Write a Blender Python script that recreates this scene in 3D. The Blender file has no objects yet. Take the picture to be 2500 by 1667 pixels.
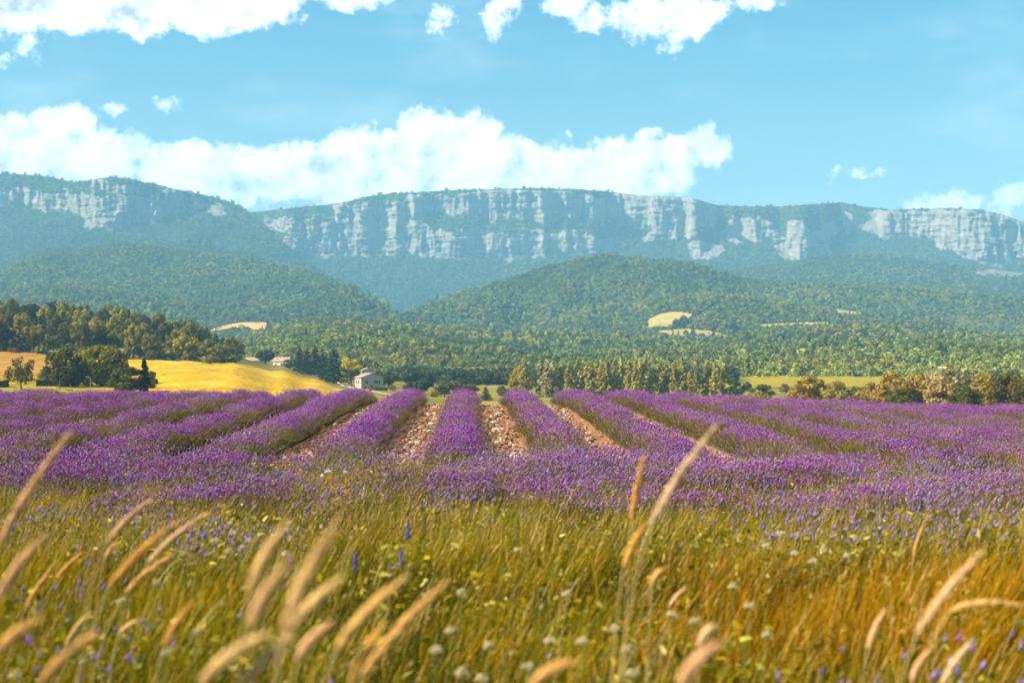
import bpy, math, random
import numpy as np
from math import radians, pi, sin, cos
from mathutils import Vector

scene = bpy.context.scene
col = scene.collection
rng = np.random.default_rng(7)
random.seed(7)

# ------------------------------------------------------------------ camera
F = 3472.0                      # focal length in photo pixels (50 mm on 36 mm)
CZ = 1.55
HOR = 860.0                     # photo row of the eye-level horizon
camd = bpy.data.cameras.new('camera')
camd.lens = 50; camd.sensor_width = 36
camd.shift_y = (HOR - 833.5) / 2500.0
camd.clip_start = 0.05; camd.clip_end = 30000
camd.dof.use_dof = True
camd.dof.focus_distance = 34.0
camd.dof.aperture_fstop = 2.6
cam = bpy.data.objects.new('camera', camd); col.objects.link(cam)
cam.location = (0, 0, CZ); cam.rotation_euler = (pi / 2, 0, 0)
scene.camera = cam

# ------------------------------------------------------------------ light, sky, exposure
SUN_EL = radians(36)
SUN_DIR = Vector((-0.972, -0.235, 0)).normalized() * cos(SUN_EL) + Vector((0, 0, sin(SUN_EL)))
sund = bpy.data.lights.new('sun', 'SUN')
sund.energy = 5.0; sund.angle = radians(0.53); sund.color = (1.0, 0.89, 0.72)
sun = bpy.data.objects.new('sun', sund); col.objects.link(sun)
sun.rotation_euler = SUN_DIR.to_track_quat('Z', 'Y').to_euler()

scene.view_settings.view_transform = 'Standard'
scene.view_settings.look = 'None'
scene.view_settings.exposure = 1.40
scene.view_settings.gamma = 1.0
scene.view_settings.use_curve_mapping = False
scene.render.film_transparent = False
cy = scene.cycles
cy.max_bounces = 2; cy.diffuse_bounces = 1; cy.glossy_bounces = 1; cy.transmission_bounces = 2
cy.use_adaptive_sampling = True; cy.adaptive_threshold = 0.03; cy.adaptive_min_samples = 16
cy.volume_bounces = 0; cy.transparent_max_bounces = 6
cy.caustics_reflective = False; cy.caustics_refractive = False
cy.sample_clamp_indirect = 4.0
cy.use_denoising = True
cy.use_light_tree = False


class NT:
    """small helper to write node trees"""
    def __init__(s, tree):
        s.t = tree; s.n = tree.nodes; s.l = tree.links
    def new(s, typ, **kw):
        nd = s.n.new(typ)
        for k, v in kw.items(): setattr(nd, k, v)
        return nd
    def put(s, sock, v):
        if isinstance(v, bpy.types.NodeSocket): s.l.new(v, sock)
        elif v is not None: sock.default_value = v
    def m(s, op, a, b=None, c=None, clamp=False):
        nd = s.new('ShaderNodeMath', operation=op, use_clamp=clamp)
        s.put(nd.inputs[0], a); s.put(nd.inputs[1], b); s.put(nd.inputs[2], c)
        return nd.outputs[0]
    def mix(s, fac, a, b, blend='MIX'):
        nd = s.new('ShaderNodeMix', data_type='RGBA', blend_type=blend)
        s.put(nd.inputs[0], fac); s.put(nd.inputs[6], a); s.put(nd.inputs[7], b)
        return nd.outputs[2]
    def noise(s, vec, scale, detail=4, rough=0.55, dist=0.0, dim='3D'):
        nd = s.new('ShaderNodeTexNoise', noise_dimensions=dim)
        s.put(nd.inputs['Vector'], vec)
        nd.inputs['Scale'].default_value = scale; nd.inputs['Detail'].default_value = detail
        nd.inputs['Roughness'].default_value = rough; nd.inputs['Distortion'].default_value = dist
        return nd.outputs['Fac']
    def ramp(s, fac, stops):
        nd = s.new('ShaderNodeValToRGB'); s.put(nd.inputs[0], fac)
        e = nd.color_ramp.elements
        while len(e) < len(stops): e.new(0.5)
        for k, (p, c) in enumerate(stops):
            e[k].position = p; e[k].color = c if len(c) == 4 else (*c, 1)
        return nd.outputs[0]
    def smooth(s, v, a, b):
        nd = s.new('ShaderNodeMapRange', interpolation_type='SMOOTHSTEP')
        s.put(nd.inputs[0], v); nd.inputs[1].default_value = a; nd.inputs[2].default_value = b
        return nd.outputs[0]
    def comb(s, x, y, z):
        nd = s.new('ShaderNodeCombineXYZ')
        s.put(nd.inputs[0], x); s.put(nd.inputs[1], y); s.put(nd.inputs[2], z)
        return nd.outputs[0]


world = bpy.data.worlds.new('World'); scene.world = world; world.use_nodes = True
world.node_tree.nodes.clear()
world.cycles.sampling_method = 'NONE'
W = NT(world.node_tree)
sky = W.new('ShaderNodeTexSky', sky_type='NISHITA')
sky.sun_disc = False; sky.sun_elevation = SUN_EL
sky.sun_rotation = math.atan2(SUN_DIR.x, SUN_DIR.y)
sky.altitude = 400; sky.air_density = 1.0; sky.dust_density = 1.2; sky.ozone_density = 1.6
SKY_STRENGTH = 0.058
tc = W.new('ShaderNodeTexCoord')
sep = W.new('ShaderNodeSeparateXYZ'); W.l.new(tc.outputs['Generated'], sep.inputs[0])
dx, dy, dz = sep.outputs
az = W.m('ARCTAN2', dx, dy)
hyp = W.m('SQRT', W.m('ADD', W.m('MULTIPLY', dx, dx), W.m('MULTIPLY', dy, dy)))
el = W.m('ARCTAN2', dz, hyp)
uv = W.comb(az, el, 0.0)
wn = W.new('ShaderNodeTexNoise', noise_dimensions='2D'); W.l.new(uv, wn.inputs['Vector'])
wn.inputs['Scale'].default_value = 44; wn.inputs['Detail'].default_value = 5; wn.inputs['Roughness'].default_value = 0.6
wsep = W.new('ShaderNodeSeparateColor'); W.l.new(wn.outputs['Color'], wsep.inputs[0])
uw = W.m('ADD', az, W.m('MULTIPLY', W.m('SUBTRACT', wsep.outputs[0], 0.5), 0.024))
vw = W.m('ADD', el, W.m('MULTIPLY', W.m('SUBTRACT', wsep.outputs[1], 0.5), 0.022))
CLOUDS = [  # cloud lobes as directions, given by photo column, row, half sizes
    (60, 10, 330, 120), (330, 0, 280, 100), (560, 10, 190, 85), (300, 70, 150, 45), (480, 70, 90, 45), (640, 5, 80, 50),
    (860, 0, 90, 36), (1078, 42, 28, 32), (1212, 50, 40, 48), (1245, 12, 34, 30), (1205, 90, 16, 26),
    (1385, 12, 70, 40), (1450, 45, 55, 36), (1620, 45, 150, 56), (1645, 95, 46, 40), (1710, 40, 70, 40), (1540, 75, 60, 30), (1855, 22, 60, 26),
    (70, 155, 36, 34), (8, 190, 24, 20), (425, 268, 40, 18), (282, 290, 34, 12),
    (110, 400, 220, 100), (230, 375, 105, 52), (70, 335, 90, 42), (150, 330, 80, 38), (310, 380, 50, 36), (390, 420, 70, 50),
    (500, 440, 160, 80), (560, 400, 70, 46), (640, 430, 150, 75), (760, 420, 180, 75), (920, 400, 170, 95), (1040, 350, 105, 88), (1150, 355, 85, 78),
    (1230, 410, 200, 82), (1420, 420, 160, 78), (1560, 410, 150, 85), (1640, 370, 80, 52), (1720, 365, 70, 50), (1745, 345, 40, 28), (1370, 335, 14, 12),
    (2115, 438, 50, 13), (2040, 440, 16, 10), (2320, 520, 110, 36), (2470, 505, 50, 36), (1150, 470, 500, 70),
]
f = None
for cx, cyy, rx, ry in CLOUDS:
    a = W.m('MULTIPLY', W.m('SUBTRACT', uw, math.atan((cx - 1250) / F)), F / rx)
    b = W.m('MULTIPLY', W.m('SUBTRACT', vw, math.atan((HOR - cyy) / F)), F / ry)
    k_ = min(2.8, max(0.55, (rx * ry) ** 0.5 / 38.0))
    g = W.m('MULTIPLY', W.m('SUBTRACT', 1.0, W.m('MULTIPLY_ADD', a, a, W.m('MULTIPLY', b, b))), k_)
    f = g if f is None else W.m('SMOOTH_MAX', f, g, 0.25)
# the rest of the sky carries the same broken cumulus
n_wide = W.noise(W.comb(az, W.m('MULTIPLY', el, 1.7), 3.0), 5.5, 5, 0.55)
out_of_view = W.smooth(W.m('MAXIMUM', W.m('DIVIDE', W.m('ABSOLUTE', az), 0.42), W.m('DIVIDE', el, 0.30)), 1.0, 1.35)
wide = W.m('SUBTRACT', W.m('MULTIPLY', W.m('SUBTRACT', n_wide, 0.60), 6.0), W.m('MULTIPLY', W.m('SUBTRACT', 1.0, out_of_view), 4.0))
f = W.m('MAXIMUM', f, wide)
n_fine = W.m('ADD', W.m('MULTIPLY', W.noise(uv, 80, 9, 0.68, dim='2D'), 0.72), W.m('MULTIPLY', W.noise(uv, 17, 4, 0.6, dim='2D'), 0.28))
dens = W.m('ADD', f, W.m('MULTIPLY', W.m('SUBTRACT', n_fine, 0.52), 5.6))
mask = W.smooth(dens, -0.5, 1.5)
thin = W.m('MULTIPLY', W.smooth(W.noise(W.comb(az, W.m('MULTIPLY', el, 3.0), 0.0), 7, 6, 0.6, dim='2D'), 0.46, 0.85), 0.16)
mask = W.m('MAXIMUM', mask, W.m('MULTIPLY', thin, W.smooth(el, 0.0, 0.06)))
shade_n = W.noise(W.comb(W.m('MULTIPLY', az, 0.8), W.m('MULTIPLY', el, 1.6), 5.0), 22, 6, 0.62)
relief = W.m('SUBTRACT', W.noise(W.comb(W.m('SUBTRACT', az, 0.012), W.m('ADD', el, 0.009), 0.0), 30, 6, 0.6, dim='2D'), W.noise(uv, 30, 6, 0.6, dim='2D'))
shade = W.m('MULTIPLY', W.smooth(dens, 0.3, 2.2), W.m('ADD', W.m('MULTIPLY', W.smooth(shade_n, 0.40, 0.70), 0.45), W.m('ADD', W.m('MULTIPLY', W.smooth(el, 0.16, 0.27), 0.35), W.m('MULTIPLY', relief, 2.6))), clamp=True)
ccol = W.mix(shade, (0.80, 0.78, 0.75, 1), (0.28, 0.30, 0.315, 1))
tint = W.mix(W.smooth(el, 0.03, 0.27), (1.25, 1.25, 1.08, 1), (0.40, 1.0, 1.08, 1))
skyc = W.mix(1.0, sky.outputs[0], tint, 'MULTIPLY')
skyl = W.mix(1.0, skyc, (SKY_STRENGTH,) * 3 + (1,), 'MULTIPLY')
final = W.mix(mask, skyl, ccol)
bg = W.new('ShaderNodeBackground'); W.l.new(final, bg.inputs[0]); bg.inputs[1].default_value = 1.0
wo = W.new('ShaderNodeOutputWorld'); W.l.new(bg.outputs[0], wo.inputs[0])


# ------------------------------------------------------------------ helpers
def P(x, y, d):
    return np.array([(x - 1250.0) / F * d, d, CZ + (HOR - y) / F * d])

def Zy(y, d):
    return CZ + (HOR - y) / F * d

def smooth01(t):
    t = np.clip(t, 0, 1); return t * t * (3 - 2 * t)

def _hash(ix, iy, seed):
    h = (ix.astype(np.int64) * 374761393 + iy.astype(np.int64) * 668265263 + seed * 1442695041) & 0xFFFFFFFF
    h = ((h ^ (h >> 13)) * 1274126177) & 0xFFFFFFFF
    h = (h ^ (h >> 16)) & 0xFFFFFFFF
    return h / 4294967295.0

def vnoise(x, y, seed=0):
    x = np.asarray(x, float); y = np.asarray(y, float)
    x, y = np.broadcast_arrays(x, y)
    ix = np.floor(x); iy = np.floor(y)
    fx = x - ix; fy = y - iy
    fx = fx * fx * (3 - 2 * fx); fy = fy * fy * (3 - 2 * fy)
    a = _hash(ix, iy, seed); b = _hash(ix + 1, iy, seed); c = _hash(ix, iy + 1, seed); d = _hash(ix + 1, iy + 1, seed)
    return (a * (1 - fx) + b * fx) * (1 - fy) + (c * (1 - fx) + d * fx) * fy

def fbm(x, y, seed=0, octv=4, gain=0.5):
    s = 0; a = 1; t = 0
    for k in range(octv):
        s = s + a * vnoise(np.asarray(x) * 2 ** k + 17.3 * k, np.asarray(y) * 2 ** k - 9.1 * k, seed + k); t += a; a *= gain
    return s / t

def mesh_np(name, verts, faces, mat=None, smooth=False, attrs=None):
    """faces: (n,3) or (n,4) array or a list of such arrays"""
    me = bpy.data.meshes.new(name)
    verts = np.asarray(verts, np.float32)
    if not isinstance(faces, list): faces = [faces]
    faces = [np.asarray(f, np.int32) for f in faces if len(f)]
    me.vertices.add(len(verts)); me.vertices.foreach_set('co', verts.ravel())
    nl = sum(f.size for f in faces); nf = sum(len(f) for f in faces)
    if nf:
        me.loops.add(nl); me.polygons.add(nf)
        me.loops.foreach_set('vertex_index', np.concatenate([f.ravel() for f in faces]))
        tot = np.concatenate([np.full(len(f), f.shape[1], np.int32) for f in faces])
        me.polygons.foreach_set('loop_start', np.concatenate([[0], np.cumsum(tot)[:-1]]).astype(np.int32))
        me.polygons.foreach_set('loop_total', tot)
        if smooth: me.polygons.foreach_set('use_smooth', np.ones(nf, bool))
    for an, (typ, dom, data) in (attrs or {}).items():
        at = me.attributes.new(an, typ, dom)
        key = {'FLOAT': 'value', 'INT': 'value', 'FLOAT_VECTOR': 'vector', 'FLOAT_COLOR': 'color'}[typ]
        at.data.foreach_set(key, np.asarray(data, np.int32 if typ == 'INT' else np.float32).ravel())
    me.update(calc_edges=True)
    if mat: me.materials.append(mat)
    return me

def obj(name, me, parent=None, loc=None, label=None, cat=None, group=None, kind=None):
    o = bpy.data.objects.new(name, me); col.objects.link(o)
    if parent is not None: o.parent = parent
    if loc is not None: o.location = [float(v) for v in loc]
    if label: o['label'] = label
    if cat: o['category'] = cat
    if group: o['group'] = group
    if kind: o['kind'] = kind
    return o

def thing(name, loc, label, cat, group=None, rz=0.0):
    o = obj(name, None, None, loc, label, cat, group); o.rotation_euler[2] = rz
    o.empty_display_size = 0.2
    return o

def grid_faces(nu, nv):
    i = np.arange(nu - 1)[:, None] * nv + np.arange(nv - 1)[None, :]
    return np.stack([i, i + nv, i + nv + 1, i + 1], -1).reshape(-1, 4)

class MB:
    """collects simple shapes into one mesh"""
    def __init__(s): s.v = []; s.f = []; s.n = 0
    def add(s, v, f):
        s.v += [tuple(map(float, p)) for p in v]; s.f += [tuple(k + s.n for k in q) for q in f]; s.n += len(v); return s
    def box(s, a, b):
        x0, y0, z0 = a; x1, y1, z1 = b
        return s.add([(x0, y0, z0), (x1, y0, z0), (x1, y1, z0), (x0, y1, z0), (x0, y0, z1), (x1, y0, z1), (x1, y1, z1), (x0, y1, z1)],
                     [(0, 3, 2, 1), (4, 5, 6, 7), (0, 1, 5, 4), (1, 2, 6, 5), (2, 3, 7, 6), (3, 0, 4, 7)])
    def tube(s, pts, rad, n=6):
        pts = [Vector(p) for p in pts]; rings = []
        for i, p in enumerate(pts):
            t = (pts[min(i + 1, len(pts) - 1)] - pts[max(i - 1, 0)]).normalized()
            a = t.cross(Vector((0.31, 0.95, 0.02)));
            if a.length < 1e-4: a = t.cross(Vector((1, 0, 0)))
            a.normalize(); b = t.cross(a)
            r = rad[i] if hasattr(rad, '__len__') else rad
            rings.append([p + (a * cos(2 * pi * k / n) + b * sin(2 * pi * k / n)) * r for k in range(n)])
        v = [q for r_ in rings for q in r_]; f = []
        for i in range(len(pts) - 1):
            for k in range(n):
                f.append((i * n + k, i * n + (k + 1) % n, (i + 1) * n + (k + 1) % n, (i + 1) * n + k))
        f.append(tuple(range(n - 1, -1, -1))); f.append(tuple((len(pts) - 1) * n + k for k in range(n)))
        return s.add(v, f)
    def mesh(s, name, mat=None, smooth=False):
        me = bpy.data.meshes.new(name); me.from_pydata(s.v, [], s.f)
        if smooth: me.polygons.foreach_set('use_smooth', [True] * len(me.polygons))
        if mat: me.materials.append(mat)
        return me
    def build(s, name, mat, parent=None, smooth=False, **kw):
        return obj(name, s.mesh(name, mat, smooth), parent, **kw)

# ------------------------------------------------------------------ materials
def newmat(name):
    m = bpy.data.materials.new(name); m.use_nodes = True; m.node_tree.nodes.clear()
    T = NT(m.node_tree); out = T.new('ShaderNodeOutputMaterial')
    return m, T, out

def mat_simple(name, c, rough=0.8, var=0.15, scale=3.0, bump=0.0, c2=None, coords='Object', metallic=0.0):
    m, T, out = newmat(name)
    tc = T.new('ShaderNodeTexCoord')
    n = T.noise(tc.outputs[coords], scale, 6, 0.6)
    c2 = c2 or tuple(v * (1 - var * 2) for v in c)
    colr = T.ramp(n, [(0.3, c2), (0.7, c)])
    b = T.new('ShaderNodeBsdfPrincipled'); T.l.new(colr, b.inputs['Base Color']); b.inputs['Roughness'].default_value = rough
    b.inputs['Metallic'].default_value = metallic; b.inputs['Specular IOR Level'].default_value = 0.25
    if bump:
        bp = T.new('ShaderNodeBump'); bp.inputs['Strength'].default_value = bump; T.l.new(n, bp.inputs['Height']); T.l.new(bp.outputs[0], b.inputs['Normal'])
    T.l.new(b.outputs[0], out.inputs[0])
    return m

def mat_leaf(name, source, trans=0.4, jitter=0.55, warm=(1.25, 1.05, 0.55)):
    """thin-leaf shader; colour from the object colour or from the scattered point's tint"""
    m, T, out = newmat(name)
    if source == 'object':
        c = T.new('ShaderNodeObjectInfo').outputs['Color']
    elif source == 'tint':
        c = T.new('ShaderNodeAttribute', attribute_type='INSTANCER', attribute_name='tint').outputs['Color']
    else:
        c = T.new('ShaderNodeAttribute', attribute_type='GEOMETRY', attribute_name='tint').outputs['Color']
    v = T.new('ShaderNodeAttribute', attribute_type='GEOMETRY', attribute_name='var').outputs['Fac']
    k = T.m('MULTIPLY_ADD', v, 2 * jitter, 1 - jitter)
    kc = T.comb(k, k, k)
    cc = T.mix(1.0, c, kc, 'MULTIPLY')
    d = T.new('ShaderNodeBsdfDiffuse'); T.l.new(cc, d.inputs[0])
    t = T.new('ShaderNodeBsdfTranslucent'); T.l.new(T.mix(1.0, cc, (*warm, 1), 'MULTIPLY'), t.inputs[0])
    mx = T.new('ShaderNodeMixShader'); mx.inputs[0].default_value = trans
    T.l.new(d.outputs[0], mx.inputs[1]); T.l.new(t.outputs[0], mx.inputs[2]); T.l.new(mx.outputs[0], out.inputs[0])
    return m

M_LEAF = mat_leaf('leaf', 'object')
M_FOREST = mat_leaf('forest_leaf', 'tint', trans=0.25)
M_SPRIG = mat_leaf('sprig', 'vertex', trans=0.35, jitter=0.35)
M_BARK = mat_simple('bark', (0.10, 0.07, 0.045), 0.9, 0.25, 6)

def mat_ground(name, stops, scale, detail=6, bump=0.4, stretch=(1, 1, 1), scale2=None, coords='Object'):
    m, T, out = newmat(name)
    tc = T.new('ShaderNodeTexCoord')
    mp = T.new('ShaderNodeMapping'); T.l.new(tc.outputs[coords], mp.inputs[0]); mp.inputs['Scale'].default_value = stretch
    n = T.noise(mp.outputs[0], scale, detail, 0.6)
    if scale2:
        n2 = T.noise(mp.outputs[0], scale2, 3, 0.5)
        n = T.m('ADD', T.m('MULTIPLY', n, 0.55), T.m('MULTIPLY', n2, 0.45))
    c = T.ramp(n, stops)
    b = T.new('ShaderNodeBsdfDiffuse'); T.l.new(c, b.inputs[0])
    bp = T.new('ShaderNodeBump'); bp.inputs['Strength'].default_value = bump; T.l.new(n, bp.inputs['Height']); T.l.new(bp.outputs[0], b.inputs['Normal'])
    T.l.new(b.outputs[0], out.inputs[0])
    return m

# ------------------------------------------------------------------ scattering (for stuff nobody could count)
def scatter(name, pts, rot, scl, idx, tint, protos, parent=None, **kw):
    """protos are mesh datablocks; every point becomes one of them"""
    n = len(pts)
    me = mesh_np(name, pts, [], attrs={'rot': ('FLOAT_VECTOR', 'POINT', rot), 'scl': ('FLOAT_VECTOR', 'POINT', scl),
                                       'idx': ('INT', 'POINT', idx), 'tint': ('FLOAT_COLOR', 'POINT', tint)})
    o = obj(name, me, parent, kind='stuff', **kw)
    key = 'scatter_' + '_'.join(p.name for p in protos)
    ng = bpy.data.node_groups.get(key)
    if ng is None:
        ng = bpy.data.node_groups.new(key, 'GeometryNodeTree')
        ng.interface.new_socket('Geometry', in_out='INPUT', socket_type='NodeSocketGeometry')
        ng.interface.new_socket('Geometry', in_out='OUTPUT', socket_type='NodeSocketGeometry')
        N = ng.nodes; L = ng.links
        gi = N.new('NodeGroupInput'); go = N.new('NodeGroupOutput'); jn = N.new('GeometryNodeJoinGeometry')
        for p in reversed(protos):
            po = bpy.data.objects.get('source_' + p.name) or bpy.data.objects.new('source_' + p.name, p)
            oi = N.new('GeometryNodeObjectInfo'); oi.inputs['Object'].default_value = po
            g2 = N.new('GeometryNodeGeometryToInstance'); L.new(oi.outputs['Geometry'], g2.inputs[0]); L.new(g2.outputs[0], jn.inputs[0])
        ip = N.new('GeometryNodeInstanceOnPoints'); ip.inputs['Pick Instance'].default_value = True
        def at(nm, t):
            a = N.new('GeometryNodeInputNamedAttribute'); a.data_type = t; a.inputs['Name'].default_value = nm; return a.outputs['Attribute']
        L.new(gi.outputs[0], ip.inputs['Points']); L.new(jn.outputs[0], ip.inputs['Instance'])
        L.new(at('idx', 'INT'), ip.inputs['Instance Index'])
        e = N.new('FunctionNodeEulerToRotation'); L.new(at('rot', 'FLOAT_VECTOR'), e.inputs[0]); L.new(e.outputs[0], ip.inputs['Rotation'])
        L.new(at('scl', 'FLOAT_VECTOR'), ip.inputs['Scale']); L.new(ip.outputs[0], go.inputs[0])
    md = o.modifiers.new('scatter', 'NODES'); md.node_group = ng
    return o

# ------------------------------------------------------------------ the lie of the land
GC = {  # photo column -> (distance, height)
    -900: [(60, -1.2), (150, -5), (280, -6), (380, -3), (450, 2), (650, 24), (900, 6)],
    0:   [(60, -1.2), (150, -5), (270, Zy(958, 270)), (300, Zy(946, 300)), (380, Zy(897, 380)), (450, Zy(862, 450)), (650, Zy(768, 650)), (900, 0)],
    300: [(60, -1.2), (150, -5), (270, Zy(961, 270)), (340, Zy(930, 340)), (450, Zy(878, 450)), (620, Zy(795, 620)), (900, 0)],
    450: [(60, -1.2), (150, -5), (270, Zy(962, 270)), (460, Zy(882, 460)), (620, Zy(830, 620)), (900, -2)],
    560: [(60, -1.2), (150, -5.2), (270, Zy(964, 270)), (480, Zy(887, 480)), (640, Zy(869, 640)), (900, -4)],
    680: [(60, -1.2), (150, -5.4), (300, Zy(967, 300)), (560, Zy(903, 560)), (700, Zy(893, 700)), (900, -6)],
    760: [(60, -1.2), (150, -5.6), (320, Zy(969, 320)), (530, Zy(924, 530)), (650, Zy(910, 650)), (900, -7)],
    840: [(60, -1.2), (150, -6), (350, Zy(971, 350)), (480, Zy(951, 480)), (560, -10.9), (700, -10), (900, -8)],
    900: [(60, -1.2), (150, -6.2), (350, -10.2), (500, Zy(950, 500)), (700, -10.5), (900, -8)],
    1150: [(60, -1.2), (150, -6.5), (300, -11), (450, -12.5), (580, -12.5), (730, -11), (900, -6)],
    1900: [(60, -1.2), (150, -6.5), (300, -11), (450, -12.5), (580, -12.5), (730, -11), (900, -6)],
    2500: [(60, -1.2), (150, -6.8), (280, -9.6), (450, -12), (580, -12.3), (730, -11), (900, -6)],
    3400: [(60, -1.2), (150, -6.8), (280, -9.6), (450, -12), (580, -12.3), (730, -11), (900, -6)],
}
def g_near(X, Y):
    tilt = -0.40 * smooth01((X - 1.0) / 13.0) * smooth01((Y - 14) / 12)
    verge = 0.14 * smooth01((12 - Y) / 5)
    bump = 0.05 * (fbm(X * 0.6, Y * 0.6, 3, 3) - 0.5)
    over = -0.0030 * np.clip(Y - 35, 0, None) ** 2
    rise = 0.13 * smooth01((Y - 21) / 15)
    return tilt + verge + bump + over + rise
_cols = sorted(GC)
def G(X, Y):
    X = np.atleast_1d(np.asarray(X, float)); Y = np.atleast_1d(np.asarray(Y, float)); X, Y = np.broadcast_arrays(X, Y)
    Ys = np.maximum(Y, 40.0)
    px = 1250 + X / Ys * F
    zn = g_near(X, np.minimum(Y, 44.0))
    table = []
    zz = np.zeros(X.shape); done = np.zeros(X.shape, bool)
    z44 = g_near(X, np.full(X.shape, 44.0))
    vals = []
    for c in _cols:
        ds = np.array([d for d, _ in GC[c]]); zs = np.array([z for _, z in GC[c]])
        v = np.interp(Ys, ds, zs)
        t = np.clip((Ys - 44) / 16.0, 0, 1)
        vals.append(np.where(Ys < 60, z44 * (1 - t) + zs[0] * t, v))
    vals = np.stack(vals, 0)
    ci = np.clip(np.searchsorted(_cols, px) - 1, 0, len(_cols) - 2)
    c0 = np.array(_cols)[ci]; c1 = np.array(_cols)[ci + 1]
    t = smooth01((px - c0) / (c1 - c0))
    a = np.take_along_axis(vals, ci[None], 0)[0]; b = np.take_along_axis(vals, (ci + 1)[None], 0)[0]
    zf = a * (1 - t) + b * t
    zf = zf + np.where(Y > 100, 0.9 * (fbm(X / 60, Y / 60, 11, 3) - 0.5) * np.clip((Y - 100) / 200, 0, 1), 0)
    return np.where(Y <= 44, zn, zf)
def G1(X, Y): return float(G(X, Y)[0])
def at(px, d, lift=0.0):
    X = (px - 1250) / F * d
    return (X, d, G1(X, d) + lift)

def sheet(name, pxs, ds, lift, mat, kind='structure', keep=None, **kw):
    """ground sheet over photo columns x distances"""
    px, d = np.meshgrid(pxs, ds, indexing='ij')
    X = (px - 1250) / F * d; Y = d
    Z = G(X.ravel(), Y.ravel()).reshape(X.shape) + lift
    v = np.stack([X, Y, Z], -1).reshape(-1, 3); fc = grid_faces(len(pxs), len(ds))
    if keep is not None:
        c = v[fc].mean(1); k = keep(1250 + c[:, 0] / c[:, 1] * F, c[:, 1]); fc = fc[k]
        used = np.unique(fc); remap = np.full(len(v), -1); remap[used] = np.arange(len(used)); v = v[used]; fc = remap[fc]
    return obj(name, mesh_np(name, v, fc, mat, True), kind=kind, **kw)

M_SOIL = mat_ground('stony_soil', [(0.25, (0.15, 0.06, 0.03)), (0.5, (0.32, 0.155, 0.08)), (0.72, (0.46, 0.29, 0.18))], 9, 8, 0.8, scale2=2.0)
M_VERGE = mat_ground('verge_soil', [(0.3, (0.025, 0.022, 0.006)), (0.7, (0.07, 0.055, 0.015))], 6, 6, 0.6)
M_VALLEY = mat_ground('valley_grass', [(0.3, (0.12, 0.12, 0.02)), (0.5, (0.22, 0.18, 0.035)), (0.7, (0.36, 0.25, 0.06))], 0.06, 8, 0.3)
M_WHEAT = mat_ground('ripe_field', [(0.36, (0.27, 0.16, 0.012)), (0.45, (0.50, 0.28, 0.014)), (0.55, (0.62, 0.365, 0.03)), (0.66, (0.72, 0.48, 0.13))], 0.8, 10, 1.0, (1, 0.35, 1), scale2=0.10)
M_MEADOW = mat_ground('lush_meadow', [(0.35, (0.20, 0.16, 0.012)), (0.5, (0.30, 0.23, 0.015)), (0.65, (0.38, 0.28, 0.03))], 0.15, 8, 0.6)
M_STUBBLE = mat_ground('orange_stubble', [(0.3, (0.28, 0.13, 0.02)), (0.7, (0.44, 0.24, 0.05))], 0.2, 8, 0.3, (1, 0.3, 1))
M_LANE = mat_ground('pale_lane', [(0.3, (0.5, 0.42, 0.32)), (0.7, (0.7, 0.60, 0.48))], 0.4, 6, 0.2)
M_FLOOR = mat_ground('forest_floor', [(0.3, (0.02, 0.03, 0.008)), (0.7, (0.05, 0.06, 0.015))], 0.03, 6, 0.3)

# near sheets
def xygrid(name, xs, ys, mat, kind='structure', **kw):
    X, Y = np.meshgrid(xs, ys, indexing='ij'); Z = G(X.ravel(), Y.ravel()).reshape(X.shape)
    return obj(name, mesh_np(name, np.stack([X, Y, Z], -1).reshape(-1, 3), grid_faces(len(xs), len(ys)), mat, True), kind=kind, **kw)
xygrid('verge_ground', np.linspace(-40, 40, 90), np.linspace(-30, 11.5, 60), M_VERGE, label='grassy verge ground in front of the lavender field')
xygrid('lavender_field_soil', np.linspace(-40, 40, 260), np.linspace(11.5, 44, 120), M_SOIL, label='stony reddish soil between the lavender rows')
sheet('valley_floor', np.linspace(-1700, 4200, 380), np.concatenate([np.linspace(44, 60, 8), np.geomspace(62, 900, 170), [1200, 2000, 4000, 6000]]), 0.0, M_VALLEY, label='grassy valley floor beyond the lavender field')
ds_f = np.geomspace(200, 900, 140)
def edge_wheat(px, d):
    top = np.interp(px, [285, 330, 450, 560, 680, 760, 830, 870], [436, 448, 458, 476, 548, 520, 465, 380])
    n = 14 * (fbm(px / 40, d / 60, 5, 3) - 0.5)
    return (px > 240 + (d < 330) * 110 + n) & (px < 865) & (d < top + n) & (d > 230)
sheet('wheat_field', np.linspace(200, 900, 240), ds_f, 0.30, M_WHEAT, keep=edge_wheat, label='ripe golden field sloping down behind the lavender')
sheet('stubble_field', np.linspace(-300, 260, 90), ds_f, 0.25, M_STUBBLE, keep=lambda px, d: (d > 318 + 8 * np.sin(px / 40)) & (d < 452 + 8 * np.sin(px / 30)) & (px < 235), label='orange brown field below the wooded hill')
sheet('lawn', np.linspace(-300, 380, 80), np.linspace(225, 322, 40), 0.20, M_MEADOW, keep=lambda px, d: (d < 312 + 6 * np.sin(px / 30)) & (px < 340 + (d - 225) * 0.1), label='yellow green lawn under the roadside trees')
sheet('meadow', np.linspace(1765, 2260, 120), ds_f, 0.25, M_MEADOW, keep=lambda px, d: (d > 560 + 0.02 * (px - 1900) + 12 * np.sin(px / 37)) & (d < 742 - 0.00012 * (px - 1820) ** 2 * 1.0 + 6 * np.sin(px / 23)), label='bright green meadow at the foot of the forest')
sheet('lane', np.linspace(790, 1000, 140), np.geomspace(380, 640, 90), 0.38, M_LANE, keep=lambda px, d: np.abs(px - np.interp(d, [380, 430, 470, 520, 560, 600, 640], [985, 925, 868, 838, 826, 822, 820])) < np.interp(d, [380, 640], [5, 3.5]), label='pale gravel lane leading to the stone house')

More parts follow.
